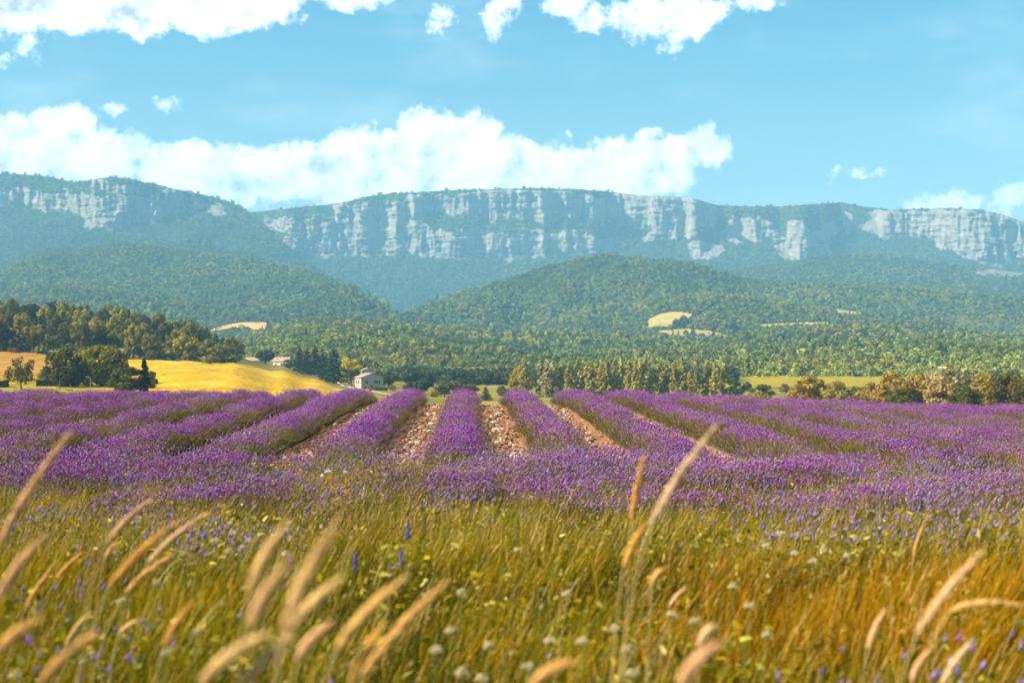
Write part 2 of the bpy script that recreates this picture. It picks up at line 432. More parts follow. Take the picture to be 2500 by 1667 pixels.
# ------------------------------------------------------------------ hills
def hill(name, ridge, d_ridge, foot_y, d_foot, amp, wl, seed, nu=260, nv=70, power=1.0, carve=None, label=None):
    rx = np.array([p[0] for p in ridge], float); ry = np.array([p[1] for p in ridge], float)
    px = np.linspace(rx[0], rx[-1], nu)
    yr = np.interp(px, rx, ry)
    ker = np.hanning(9); ker /= ker.sum(); yr = np.convolve(np.pad(yr, 4, 'edge'), ker, 'valid')
    v = np.concatenate([np.linspace(0, 1, nv), [1.04, 1.1, 1.25]])
    dr = np.interp(px, [p[0] for p in d_ridge], [p[1] for p in d_ridge]) if isinstance(d_ridge, list) else np.full(nu, d_ridge)
    D = d_foot + (dr[:, None] - d_foot) * v[None, :]
    zf = Zy(foot_y, d_foot); zr = (CZ + (HOR - yr) / F * dr)[:, None]
    vc = np.clip(v, 0, 1)[None, :]
    Z = zf + (zr - zf) * (vc ** power * (1.0 - 0.12 * np.sin(vc * pi)))
    over = np.clip(v - 1, 0, None)[None, :]
    Z = Z - over * (zr - zf + 60) * 1.1
    X = (px[:, None] - 1250) / F * D
    taper = np.sin(np.clip(vc, 0, 1) * pi) ** 0.6
    Z = Z + amp * (fbm(X / wl + 3, D / wl, seed, 4, 0.5) - 0.5) * 2 * taper
    if carve: Z = Z - carve(1250 + X / D * F, vc)
    return dict(name=name, px=px, v=v, X=X, D=D, Z=Z, nv=nv, label=label)

def hill_obj(h, mat):
    v = np.stack([h['X'], h['D'], h['Z']], -1).reshape(-1, 3)
    return obj(h['name'], mesh_np(h['name'], v, grid_faces(len(h['px']), len(h['v'])), mat, True), kind='structure', label=h['label'])

def hill_points(h, n, seed):
    """points spread evenly as seen from the valley: position, photo column, photo row"""
    r = np.random.default_rng(seed)
    nu, nv = len(h['px']), h['nv']
    Y = HOR - (h['Z'] - CZ) / h['D'] * F
    hh = np.maximum(np.abs(np.diff(Y[:, :nv], axis=1)), 0.15)
    w = (0.5 * (hh[:-1] + hh[1:])).ravel(); w /= w.sum()
    c = r.choice(len(w), n, p=w); iu = c // (nv - 1); iv = c % (nv - 1)
    a = r.random(n); b = r.random(n)
    def bil(A): return (A[iu, iv] * (1 - a) + A[iu + 1, iv] * a) * (1 - b) + (A[iu, iv + 1] * (1 - a) + A[iu + 1, iv + 1] * a) * b
    X, D, Z = bil(h['X']), bil(h['D']), bil(h['Z'])
    return np.stack([X, D, Z], 1), 1250 + X / D * F, HOR - (Z - CZ) / D * F

def ravine(px, v):
    c = 2290 + 130 * (1 - v); w = 70
    g = np.exp(-((px - c) / w) ** 2) * np.sin(np.clip(v, 0, 1) * pi)
    c2 = 1330 - 160 * (1 - v); g2 = np.exp(-((px - c2) / 60) ** 2) * np.sin(np.clip(v, 0, 1) * pi)
    return 34 * g + 20 * g2
H_FRONT = hill('wooded_foothill', [(300, 856), (400, 846), (520, 832), (600, 818), (660, 802), (720, 784), (780, 776), (900, 780), (1000, 792), (1150, 803), (1300, 808), (1500, 818), (1700, 829), (1790, 824), (1900, 806), (2100, 792), (2300, 803), (2500, 818), (3100, 822)],
               1500, 927, 712, 16, 150, 21, label='low wooded foothill rising behind the valley meadow')
H_LEFT = hill('wooded_hill_west', [(-700, 660), (0, 652), (60, 625), (110, 607), (200, 605), (300, 592), (360, 596), (420, 608), (480, 615), (560, 628), (650, 640), (700, 648), (780, 668), (850, 695), (920, 735), (980, 778), (1040, 830), (1120, 900)],
              [(-700, 2900), (300, 2900), (700, 2500), (1120, 1700)], 880, 1520, 70, 330, 31, label='broad rounded forest hill before the cliffs')
H_BACK = hill('wooded_spur', [(150, 660), (230, 628), (300, 606), (380, 588), (450, 584), (520, 598), (600, 618), (680, 645), (760, 676), (850, 705), (950, 730)], 3450, 760, 2900, 16, 300, 41, nu=160, nv=40, label='small forested spur under the western cliff')
H_MID = hill('wooded_hill_centre', [(860, 830), (920, 795), (980, 766), (1050, 740), (1150, 706), (1250, 678), (1330, 651), (1400, 637), (1470, 630), (1560, 634), (1650, 640), (1720, 650), (1770, 667), (1850, 684), (1950, 691), (2100, 697), (2250, 706), (2400, 718), (2500, 728), (3200, 760)],
             [(860, 1700), (1100, 2200), (1450, 2600), (2000, 2400), (3200, 2300)], 868, 1490, 54, 280, 51, nu=320, nv=90, carve=ravine, label='large forest hill in front of the long cliff')
H_RIGHT = hill('wooded_bench', [(1650, 690), (1750, 668), (1820, 655), (1900, 642), (2000, 627), (2100, 622), (2200, 628), (2300, 641), (2400, 656), (2500, 668), (3000, 690)], 3500, 760, 2600, 20, 300, 61, nu=200, nv=50, label='forested bench below the eastern crags')
for h in (H_FRONT, H_LEFT, H_BACK, H_MID, H_RIGHT): hill_obj(h, M_FLOOR)

# ------------------------------------------------------------------ the cliffs
def strip_mask(px, y, strips, soft=18.0):
    m = np.zeros(np.broadcast(px, y).shape)
    for s in strips:
        xs = [p[0] for p in s]
        t = np.interp(px, xs, [p[1] for p in s]); b = np.interp(px, xs, [p[2] for p in s])
        k = np.clip((y - t) / soft + 0.5, 0, 1) * np.clip((b - y) / soft + 0.5, 0, 1)
        k = k * np.clip((px - xs[0]) / 14 + 0.5, 0, 1) * np.clip((xs[-1] - px) / 14 + 0.5, 0, 1)
        m = np.maximum(m, k)
    return m
ROCK_W = [[(-300, 468, 495), (60, 470, 502), (100, 474, 514), (200, 480, 530), (215, 478, 552), (300, 480, 558), (360, 486, 550), (410, 495, 535)],
          [(396, 460, 530), (448, 460, 524)], [(225, 440, 464), (335, 448, 474)],
          [(440, 484, 500), (500, 494, 514), (545, 505, 530)]]
ROCK_E = [[(630, 596, 628), (700, 586, 625), (780, 556, 620), (810, 538, 618), (900, 533, 620), (1000, 538, 624), (1060, 556, 624), (1200, 564, 630), (1300, 570, 626), (1420, 576, 616), (1510, 584, 608)],
          [(640, 545, 572), (700, 535, 565), (780, 530, 550)],
          [(810, 503, 534), (900, 498, 532), (1000, 488, 538), (1080, 478, 524), (1150, 468, 534), (1250, 466, 532), (1330, 468, 548), (1400, 470, 530), (1480, 476, 548), (1550, 480, 558), (1640, 480, 564), (1700, 485, 556), (1750, 505, 548)],
          [(1570, 545, 592), (1640, 540, 584), (1710, 560, 578)],
          [(1775, 540, 594), (1830, 530, 590), (1880, 545, 578)], [(1690, 590, 628), (1750, 600, 632)],
          [(1910, 548, 586), (1960, 543, 594), (2010, 570, 604)], [(1890, 588, 622), (1960, 593, 636), (2030, 600, 624)],
          [(2000, 543, 592), (2035, 548, 604)], [(2050, 520, 568), (2075, 525, 575)],
          [(2110, 510, 562), (2160, 513, 584), (2205, 520, 545)],
          [(2195, 513, 578), (2260, 516, 584), (2300, 508, 604), (2350, 510, 628), (2420, 515, 636), (2500, 542, 644), (3000, 570, 655)]]

def mountain(name, sky_pts, y_foot, d0, strips, x0, x1, seed, nu, nv, label):
    px = np.linspace(x0, x1, nu)
    ys = np.interp(px, [p[0] for p in sky_pts], [p[1] for p in sky_pts])
    ys = ys + 3.0 * (fbm(px / 60, px * 0, seed, 3) - 0.5)
    yf = np.interp(px, [p[0] for p in y_foot], [p[1] for p in y_foot]) if isinstance(y_foot, list) else np.full(nu, y_foot)
    t = np.linspace(0, 1, nv)
    Yp = yf[:, None] + (ys - yf)[:, None] * t[None, :]
    PX = np.broadcast_to(px[:, None], Yp.shape)
    warp = 44 * (fbm(PX / 46, Yp / 40, seed + 5, 4, 0.6) - 0.5); warpx = 60 * (fbm(PX / 60, Yp / 40, seed + 6, 4, 0.6) - 0.5)
    base = strip_mask(PX + warpx, Yp + warp, strips)
    pill = fbm(PX / 13, Yp / 46, seed + 7, 4, 0.6)
    led = fbm(PX / 40, Yp / 9, seed + 8, 4, 0.6)
    gaps = fbm(PX / 44, Yp / 24, seed + 13, 5, 0.65)
    rock = np.clip((base * 1.85 + 1.5 * (pill - 0.5) + 1.3 * (led - 0.5) + 2.6 * (gaps - 0.5) - 0.44) * 1.7, 0, 1)
    rock = np.where(base < 0.03, 0, rock)
    ytop_rock = np.full(nu, 1e9)
    low = np.array([max([yy for yy, k in zip(Yp[i], base[i]) if k > 0.5], default=0) for i in range(nu)])
    low = np.convolve(np.pad(low, 20, 'edge'), np.ones(41) / 41, 'valid')
    steep = np.clip(base * 0.65 + rock * 0.5, 0, 1)
    cot = 1.35 * (1 - steep) + 0.10 * steep
    cot = np.where(Yp > low[:, None], 2.1, cot)
    cot = np.where((Yp < ys[:, None] + 8), 1.8, cot)
    D = np.zeros(Yp.shape); D[:, 0] = d0
    for k in range(1, nv):
        dzs = (Yp[:, k - 1] - Yp[:, k]) / F * D[:, k - 1]
        D[:, k] = D[:, k - 1] + dzs * cot[:, k]
    ker = np.hanning(15); ker /= ker.sum()
    Dp = np.pad(D, ((7, 7), (0, 0)), 'edge')
    D = sum(Dp[i:i + nu] * ker[i] for i in range(15))
    # buttresses and gullies
    rid = 1 - np.abs(2 * fbm(PX / 62, Yp / 260, seed + 9, 2) - 1)
    rid2 = 1 - np.abs(2 * fbm(PX / 20, Yp / 70, seed + 10, 3) - 1)
    amp = smooth01((low[:, None] + 30 - Yp) / 40)
    D = D - amp * (40 * (rid - 0.55) + 20 * (rid2 - 0.55) + rock * 15 * (pill - 0.5) + rock * 20 * (led - 0.5))
    D = D + 90 * (fbm(PX / 160, Yp / 90, seed + 11, 4) - 0.5) * (1 - amp) * np.minimum(1, t[None, :] * 6)
    Z = CZ + (HOR - Yp) / F * D
    X = (PX - 1250) / F * D
    # far side
    D2 = np.concatenate([D, D[:, -1:] + 60, D[:, -1:] + 500], 1); Z2 = np.concatenate([Z, Z[:, -1:] - 4, Z[:, -1:] - 260], 1)
    X2 = np.concatenate([X, X[:, -1:] , X[:, -1:]], 1)
    R2 = np.concatenate([rock, rock[:, -1:] * 0, rock[:, -1:] * 0], 1)
    v = np.stack([X2, D2, Z2], -1).reshape(-1, 3)
    me = mesh_np(name, v, grid_faces(nu, nv + 2), M_MOUNT, True, {'rock': ('FLOAT', 'POINT', R2.ravel())})
    obj(name, me, kind='structure', label=label)
    return dict(px=px, v=t, X=X, D=D, Z=Z, nv=nv, rock=rock, base=base, low=low)

m, T, out = newmat('limestone_and_scrub')
tcn = T.new('ShaderNodeTexCoord')
rk = T.new('ShaderNodeAttribute', attribute_type='GEOMETRY', attribute_name='rock').outputs['Fac']
mp = T.new('ShaderNodeMapping'); T.l.new(tcn.outputs['Object'], mp.inputs[0]); mp.inputs['Scale'].default_value = (1, 0.3, 0.22)
st = T.noise(mp.outputs[0], 0.085, 8, 0.68)
bl = T.noise(tcn.outputs['Object'], 0.035, 7, 0.65)
rc = T.ramp(st, [(0.28, (0.10, 0.09, 0.075)), (0.45, (0.27, 0.235, 0.195)), (0.68, (0.42, 0.36, 0.30))])
gc = T.ramp(bl, [(0.3, (0.02, 0.035, 0.012)), (0.7, (0.07, 0.09, 0.025))])
fac = T.smooth(T.m('ADD', rk, T.m('MULTIPLY', T.m('SUBTRACT', bl, 0.5), 0.9)), 0.35, 0.6)
bs = T.new('ShaderNodeBsdfDiffuse'); T.l.new(T.mix(fac, gc, rc), bs.inputs[0])
bp = T.new('ShaderNodeBump'); bp.inputs['Strength'].default_value = 0.9; bp.inputs['Distance'].default_value = 14.0
T.l.new(st, bp.inputs['Height']); T.l.new(bp.outputs[0], bs.inputs['Normal']); T.l.new(bs.outputs[0], out.inputs[0])
M_MOUNT = m

MT_E = mountain('cliff_massif', [(520, 560), (600, 520), (640, 516), (700, 510), (830, 496), (920, 476), (1000, 470), (1060, 467), (1150, 462), (1300, 460), (1400, 462), (1560, 476), (1640, 480), (1690, 483), (1750, 500), (1830, 505), (1950, 502), (2000, 499), (2060, 494), (2110, 505), (2180, 512), (2300, 508), (2380, 510), (2440, 520), (2500, 543), (2700, 570), (3100, 600)],
                830, 3850, ROCK_E, 520, 3100, 71, 1000, 210, 'long pale limestone cliff wall with wooded ledges')
MT_W = mountain('cliff_mountain_west', [(-700, 400), (0, 425), (60, 427), (120, 432), (185, 447), (230, 438), (275, 432), (330, 440), (400, 455), (460, 468), (520, 480), (570, 497), (615, 522), (660, 560), (700, 600), (760, 650), (850, 700)],
                [(-700, 730), (500, 730), (760, 726), (850, 724)], 3450, ROCK_W, -700, 850, 81, 620, 190, 'blue shadowed mountain with a pale cliff band')

# ------------------------------------------------------------------ foliage shapes
def card_cloud(seed, centres, radii, n, size, flat=0.75, up=0.25, squash=0.85):
    """leaf cards on the outside of clumps"""
    r = np.random.default_rng(seed)
    w = radii ** 2; w = w / w.sum()
    c = r.choice(len(centres), n, p=w)
    nrm = r.normal(size=(n, 3)); nrm[:, 2] += up; nrm /= np.linalg.norm(nrm, axis=1)[:, None]
    pos = centres[c] + nrm * (radii[c] * (0.62 + 0.42 * r.random(n)))[:, None] * np.array([1, 1, squash])
    nn = nrm + r.normal(size=(n, 3)) * (1 - flat); nn /= np.linalg.norm(nn, axis=1)[:, None]
    a = np.cross(nn, r.normal(size=(n, 3))); a /= np.linalg.norm(a, axis=1)[:, None]
    b = np.cross(nn, a)
    s = (size * (0.55 + 0.9 * r.random(n)))[:, None]
    v = np.stack([pos - a * s, pos - b * s * 0.62, pos + a * s, pos + b * s * 0.62], 1).reshape(-1, 3)
    f_ = np.arange(n * 4).reshape(-1, 4)
    return v, f_, r.random(n)

def crown_broad(seed, H=8.0, Wd=7.0, nclump=26, ncard=1500, card=0.34, low=0.22, oval=1.0):
    r = np.random.default_rng(seed)
    cs, rs = [], []
    while len(cs) < nclump:
        p = r.uniform(-1, 1, 3)
        if (p ** 2).sum() > 1 or (p ** 2).sum() < 0.12: continue
        k = 1.0 - 0.25 * max(0, p[2]) ** 2
        cs.append([p[0] * Wd * 0.42 * k, p[1] * Wd * 0.42 * k, H * (low + (1 - low) * (0.5 + 0.42 * p[2]))]); rs.append(Wd * r.uniform(0.07, 0.17))
    return card_cloud(seed + 1, np.array(cs), np.array(rs), ncard, card)

def crown_column(seed, H=11.0, Wd=2.6, ncard=1900, card=0.24, low=0.0, pointy=0.22, fat=1.0):
    r = np.random.default_rng(seed); cs, rs = [], []
    for k in range(70):
        t = r.random() ** 0.9; prof = (np.sin(pi * min(1, (t * 0.93 + 0.07)) ** 0.75) ** 0.6) * (1 - pointy * t * t)
        a = r.uniform(0, 2 * pi); q = r.random() ** 0.5 * 0.40 * Wd * prof
        cs.append([q * cos(a), q * sin(a), H * (low + (0.97 - low) * t)]); rs.append(fat * Wd * r.uniform(0.09, 0.15) * (0.45 + 0.55 * prof))
    return card_cloud(seed + 1, np.array(cs), np.array(rs), ncard, card, squash=1.9)

def crown_conifer(seed, H=12.0, Wd=5.5, tiers=15, ncard=1500, card=0.30, droop=0.25):
    r = np.random.default_rng(seed); cs, rs = [], []
    for k in range(tiers):
        t = k / (tiers - 1); rad = Wd * 0.5 * (1 - t) ** 0.8 + 0.12
        nb = max(1, int(9 * (1 - t) + 1))
        a0 = r.uniform(0, 6.28)
        for j in range(nb):
            a = a0 + 2 * pi * j / nb + r.normal() * 0.2; L = rad * r.uniform(0.7, 1.1)
            for q in (0.35, 0.68, 1.0):
                cs.append([L * q * cos(a), L * q * sin(a), H * (0.10 + 0.88 * t) - droop * L * q * q]); rs.append((0.30 + 0.30 * (1 - q)) * Wd / 5.5)
    return card_cloud(seed + 1, np.array(cs), np.array(rs), ncard, card, up=0.6, squash=0.55)

def crown_pine(seed, H=9.0, Wd=5.0, ncard=1300):
    r = np.random.default_rng(seed); cs, rs = [], []
    for k in range(20):
        t = r.random(); rad = Wd * 0.42 * (1 - 0.75 * t) * r.random() ** 0.5; a = r.uniform(0, 6.28)
        cs.append([rad * cos(a), rad * sin(a), H * (0.30 + 0.64 * t)]); rs.append(r.uniform(0.5, 0.9) * (1 - 0.4 * t))
    return card_cloud(seed + 1, np.array(cs), np.array(rs), ncard, 0.26, up=0.4, squash=0.6)

def normed(name, vfv, H, Wd, mat):
    v, f_, var = vfv
    v = v / np.array([Wd, Wd, H])
    return mesh_np(name, v, f_, mat, False, {'var': ('FLOAT', 'FACE', var)})

def trunk_mesh(name, seed, top=0.62, r0=0.03, limbs=6, spread=0.28, start=0.25):
    r = random.Random(seed); mb = MB()
    pts = [(0, 0, -0.04)] + [(r.uniform(-.012, .012), r.uniform(-.012, .012), top * t) for t in (0.12, 0.35, 0.65, 1.0)]
    mb.tube(pts, [r0 * 1.25, r0, r0 * 0.82, r0 * 0.55, r0 * 0.2], 7)
    for k in range(limbs):
        z = top * r.uniform(start / top, 0.85); a = 2 * pi * k / limbs + r.uniform(-.4, .4); L = spread * r.uniform(0.7, 1.1)
        mb.tube([(0, 0, z), (L * .45 * cos(a), L * .45 * sin(a), z + 0.09), (L * cos(a), L * sin(a), z + 0.20)], [r0 * .5, r0 * .32, r0 * .1], 5)
    return mb.mesh(name, M_BARK, True)

CROWN = {
    'broad': [normed('crown_broad_%d' % k, crown_broad(100 + 7 * k, ncard=3000, nclump=44 + 5 * k, low=0.12, card=0.30), 8.0, 7.0, M_LEAF) for k in range(5)],
    'bush': [normed('crown_bush_%d' % k, crown_broad(200 + 7 * k, H=7, Wd=7, ncard=3200, nclump=56, low=-0.06, card=0.26), 7.0, 7.0, M_LEAF) for k in range(4)],
    'poplar': [normed('crown_poplar_%d' % k, crown_column(300 + 7 * k), 11.0, 2.6, M_LEAF) for k in range(4)],
    'cypress': [normed('crown_cypress_0', crown_column(340, H=6.2, Wd=1.3, ncard=3000, card=0.12, low=0.04, pointy=0.6, fat=2.0), 6.2, 1.3, M_LEAF)],
    'fir': [normed('crown_fir_%d' % k, crown_conifer(400 + 7 * k), 12.0, 5.5, M_LEAF) for k in range(3)],
    'pine': [normed('crown_pine_%d' % k, crown_pine(500 + 7 * k), 9.0, 5.0, M_LEAF) for k in range(3)],
    'sparse': [normed('crown_sparse_0', crown_broad(600, H=7.5, Wd=6.4, ncard=1900, nclump=40, low=0.06, card=0.20), 7.5, 6.4, M_LEAF)],
}
TRUNK = {k: trunk_mesh('trunk_' + k, i, *a) for i, (k, a) in enumerate({
    'broad': (0.62, 0.030, 7, 0.28, 0.22), 'bush': (0.45, 0.022, 7, 0.30, 0.05), 'poplar': (0.9, 0.045, 5, 0.22, 0.1),
    'cypress': (0.85, 0.06, 4, 0.15, 0.1), 'fir': (0.93, 0.025, 5, 0.2, 0.1), 'pine': (0.85, 0.026, 7, 0.26, 0.35), 'sparse': (0.7, 0.026, 9, 0.32, 0.2)}.items())}
NAMES = {'broad': 'oak_tree', 'bush': 'bush', 'poplar': 'poplar_tree', 'cypress': 'cypress_tree', 'fir': 'fir_tree', 'pine': 'pine_tree', 'sparse': 'ash_tree'}

def tree(kind, px, d, top_y, width_px, colr, label, group=None, base=None, name=None, cat=None, jit=0.12):
    X, Y, Z = at(px, d)
    Z -= 0.12
    h = Zy(top_y, d) - Z; w = width_px / F * d
    root = thing(name or NAMES[kind], (X, Y, Z - 0.05), label, cat or ('bush' if kind == 'bush' else 'tree'), group, random.uniform(0, 6.28))
    root.scale = (w, w, h)
    cr = obj('crown', random.choice(CROWN[kind]), root)
    j = random.uniform(1 - jit, 1 + jit)
    cr.color = (colr[0] * j, colr[1] * j, colr[2] * j, 1)
    obj('trunk', TRUNK[kind], root)
    return root

# ------------------------------------------------------------------ far forest
def far_mesh(name, fn, H, Wd):
    v, f_, var = fn
    return mesh_np(name, v / np.array([Wd, Wd, Wd]), f_, M_FOREST, False, {'var': ('FLOAT', 'FACE', var)})
FAR = [far_mesh('far_crown_%d' % k, crown_broad(700 + 5 * k, H=6.6, Wd=7, nclump=16 + 3 * k, ncard=330, card=0.60, low=0.0), 6.6, 7) for k in range(5)]
FAR += [far_mesh('far_fir_%d' % k, crown_conifer(760 + 5 * k, H=9.5, Wd=4.6, tiers=8, ncard=260, card=0.55), 9.5, 7) for k in range(2)]
FAR += [far_mesh('far_poplar', crown_column(790, H=11, Wd=2.8, ncard=220, card=0.5), 11, 7)]

def patch(poly):
    xs = np.array([p[0] for p in poly], float); ys = np.array([p[1] for p in poly], float)
    def inside(x, y):
        c = np.zeros(np.shape(x), bool); j = len(xs) - 1
        for i in range(len(xs)):
            cond = ((ys[i] > y) != (ys[j] > y)) & (x < (xs[j] - xs[i]) * (y - ys[i]) / (ys[j] - ys[i] + 1e-9) + xs[i])
            c ^= cond; j = i
        return c
    return inside

def forest(name, h, n, size, seed, base_col, clear=None, label=None, conifer=0.08, keep=None, warm=0.35, spread=0.38):
    r = np.random.default_rng(seed)
    p, px, y = hill_points(h, n, seed)
    ok = (px > -420) & (px < 2920)
    if clear:
        for c in clear: ok &= ~c(px + r.normal(size=n) * 6, y + 0.5 + r.normal(size=n) * 1.6)
    if keep is not None: ok &= keep(px, y, r)
    p, px = p[ok], px[ok]; n = len(p)
    s = size * r.uniform(0.55, 1.2, n) * (0.65 + 0.75 * fbm(p[:, 0] / 130 + 7, p[:, 1] / 130, seed + 21, 3))
    patchy = fbm(p[:, 0] / 140, p[:, 1] / 140, seed + 3, 3)
    con = r.random(n) < conifer * 0.6 * np.clip((patchy - 0.35) * 8, 0.1, 2.5)
    idx = np.where(con, r.integers(5, 7, n), r.integers(0, 5, n))
    s = np.where(r.random(n) < 0.04, s * 1.45, s)
    tone = (r.uniform(1 - spread, 1 + spread, n) * (0.62 + 0.76 * fbm(p[:, 0] / 230 + 3, p[:, 1] / 230, seed + 31, 3)))[:, None]
    wm = np.clip((fbm(p[:, 0] / 60, p[:, 1] / 60, seed + 9, 3) - 0.42) * 3 + r.normal(size=n) * 0.18, 0, 1)[:, None] * warm
    bc = np.array(base_col)
    c = (bc * (1 - wm) + np.array([bc[1] * 1.45, bc[1] * 1.20, bc[2] * 0.9]) * wm) * tone
    c[con] = np.array([0.025, 0.045, 0.02]) * tone[con]
    p[:, 2] -= s * 0.10
    scatter(name, p, np.stack([r.normal(size=n) * .06, r.normal(size=n) * .06, r.uniform(0, 6.28, n)], 1),
            np.stack([s, s, s * r.uniform(0.75, 1.1, n)], 1), idx, np.concatenate([c, np.ones((n, 1))], 1), FAR, label=label)

CLEAR_A = patch([(1577, 784), (1612, 768), (1640, 763), (1665, 764), (1690, 768), (1685, 776), (1660, 786), (1625, 800), (1585, 802)])
CLEAR_B = patch([(1592, 809), (1680, 804), (1740, 810), (1790, 823), (1780, 828), (1700, 832), (1610, 820)])
CLEAR_C = patch([(2030, 756), (2060, 758), (2110, 766), (2085, 770), (2045, 764)])
CLEAR_D = patch([(1850, 793), (1960, 789), (2024, 788), (2022, 797), (1960, 795), (1860, 800)])
CLEAR_E = patch([(512, 809), (530, 800), (552, 794), (580, 790), (615, 787), (642, 788), (652, 791), (649, 799), (646, 806), (630, 809), (618, 806), (604, 798), (585, 801), (560, 803), (535, 808)])
CLEAR_F = patch([(2370, 664), (2420, 658), (2480, 662), (2520, 672), (2480, 676), (2400, 674)])
forest('foothill_forest', H_FRONT, 8200, 5.3, 1001, (0.247, 0.280, 0.040), label='mixed woodland covering the low foothill', conifer=0.03, warm=0.7)
forest('western_hill_forest', H_LEFT, 13000, 6.8, 1002, (0.217, 0.280, 0.043), [CLEAR_E], label='dense forest covering the broad western hill', warm=0.6)
forest('spur_forest', H_BACK, 3200, 8.5, 1003, (0.217, 0.266, 0.043), label='forest covering the small spur under the western cliff')
forest('central_hill_forest', H_MID, 19000, 6.4, 1004, (0.217, 0.266, 0.040), [CLEAR_A, CLEAR_B, CLEAR_C, CLEAR_D], label='dense forest covering the large central hill', conifer=0.05, warm=0.6)
forest('bench_forest', H_RIGHT, 4600, 8.0, 1005, (0.186, 0.239, 0.040), [CLEAR_F], label='forest covering the bench below the crags')
def on_scrub(h):
    def k(px, y, r):
        iu = np.clip(np.searchsorted(h['px'], px) - 1, 0, len(h['px']) - 1)
        Yp = HOR - (h['Z'] - CZ) / h['D'] * F
        yt = Yp[iu, -1]; yb = Yp[iu, 0]
        iv = np.clip(((y - yb) / (yt - yb) * (h['nv'] - 1)).astype(int), 0, h['nv'] - 1)
        rk = h['rock'][iu, iv]
        return (rk < 0.40) | (r.random(len(px)) < 0.10)
    return k
forest('massif_forest', MT_E, 30000, 9.0, 1006, (0.186, 0.234, 0.043), label='woods clinging to the slopes and ledges of the cliff massif', keep=on_scrub(MT_E), conifer=0.03, spread=0.5)
forest('western_mountain_forest', MT_W, 15000, 9.0, 1007, (0.155, 0.208, 0.043), label='woods covering the slopes of the western mountain', keep=on_scrub(MT_W), conifer=0.03, spread=0.5)

# clearings lie on the hills as open grass
def clearing(name, h, inside, mat, label, lift=0.9):
    """the hill's own surface, shown as open field inside an outline"""
    nu, nv = len(h['px']), h['nv']
    us = np.linspace(0, nu - 1, (nu - 1) * 4 + 1); vs = np.linspace(0, nv - 1, (nv - 1) * 4 + 1)
    def res(A):
        A = A[:, :nv]
        B = np.stack([np.interp(us, np.arange(nu), A[:, j]) for j in range(nv)], 1)
        return np.stack([np.interp(vs, np.arange(nv), B[i]) for i in range(len(us))], 0)
    X, D, Z = res(h['X']), res(h['D']), res(h['Z'])
    px = 1250 + X / D * F; y = HOR - (Z - CZ) / D * F
    v = np.stack([X, D, Z + lift], -1).reshape(-1, 3); fc = grid_faces(len(us), len(vs))
    k = inside(px.ravel()[fc].mean(1), y.ravel()[fc].mean(1)); fc = fc[k]
    if not len(fc): print('empty clearing', name); return
    used = np.unique(fc); rm = np.full(len(v), -1); rm[used] = np.arange(len(used))
    obj(name, mesh_np(name, v[used], rm[fc], mat, True), kind='structure', label=label)
M_CLEAR = mat_ground('hill_pasture', [(0.3, (0.32, 0.24, 0.05)), (0.7, (0.46, 0.34, 0.10))], 0.05, 6, 0.2)
M_CLEARO = mat_ground('hill_stubble', [(0.3, (0.60, 0.30, 0.07)), (0.7, (0.74, 0.42, 0.13))], 0.05, 6, 0.2)
M_SCREE = mat_ground('scree', [(0.3, (0.12, 0.10, 0.085)), (0.7, (0.36, 0.30, 0.26))], 0.06, 8, 0.6)
clearing('hill_pasture', H_MID, CLEAR_A, M_CLEAR, 'upper yellow pasture on the central forest hill')
clearing('hill_pasture', H_MID, CLEAR_B, M_CLEAR, 'long lower pasture beside the far farm')
clearing('hill_pasture', H_MID, CLEAR_C, M_CLEAR, 'small pasture high in the eastern forest')
clearing('hill_pasture', H_MID, CLEAR_D, M_CLEAR, 'narrow strip of pasture between woods')
clearing('hill_stubble', H_LEFT, CLEAR_E, M_CLEARO, 'orange stubble field at the foot of the western hill')
clearing('scree_slope', H_RIGHT, CLEAR_F, M_SCREE, 'pale scree below the eastern crags')

# ------------------------------------------------------------------ haze: the air over the valley
def haze_box():
    mb = MB().box((-4200, -400, -60), (4200, 6800, 760))
    m, T, out = newmat('valley_haze')
    pv = T.new('ShaderNodeVolumePrincipled')
    pv.inputs['Color'].default_value = HAZE_COL
    pv.inputs['Density'].default_value = HAZE_DENS
    pv.inputs['Anisotropy'].default_value = 0.0
    T.l.new(pv.outputs[0], out.inputs['Volume'])
    mb.build('haze', m, kind='stuff', label='thin blue summer haze filling the valley')
HAZE_COL = (0.30, 0.71, 1.0, 1); HAZE_DENS = 1.75e-4
haze_box()

# ------------------------------------------------------------------ trees of the valley
OLIVE = (0.31, 0.265, 0.03); DARK = (0.13, 0.125, 0.025); MIDG = (0.24, 0.22, 0.03); PINE = (0.10, 0.085, 0.03)
YELLOW = (0.34, 0.27, 0.02); OCHRE = (0.30, 0.19, 0.028); TAN = (0.36, 0.25, 0.10); SILVER = (0.36, 0.33, 0.16); FIR = (0.028, 0.045, 0.026)
BLUEG = (0.06, 0.095, 0.045); POP = (0.32, 0.28, 0.05)
ORD = ['first', 'second', 'third', 'fourth', 'fifth', 'sixth', 'seventh', 'eighth', 'ninth', 'tenth', 'eleventh', 'twelfth', 'thirteenth', 'fourteenth', 'fifteenth', 'sixteenth', 'seventeenth', 'eighteenth', 'nineteenth', 'twentieth',
       'twenty-first', 'twenty-second', 'twenty-third', 'twenty-fourth', 'twenty-fifth', 'twenty-sixth', 'twenty-seventh', 'twenty-eighth']
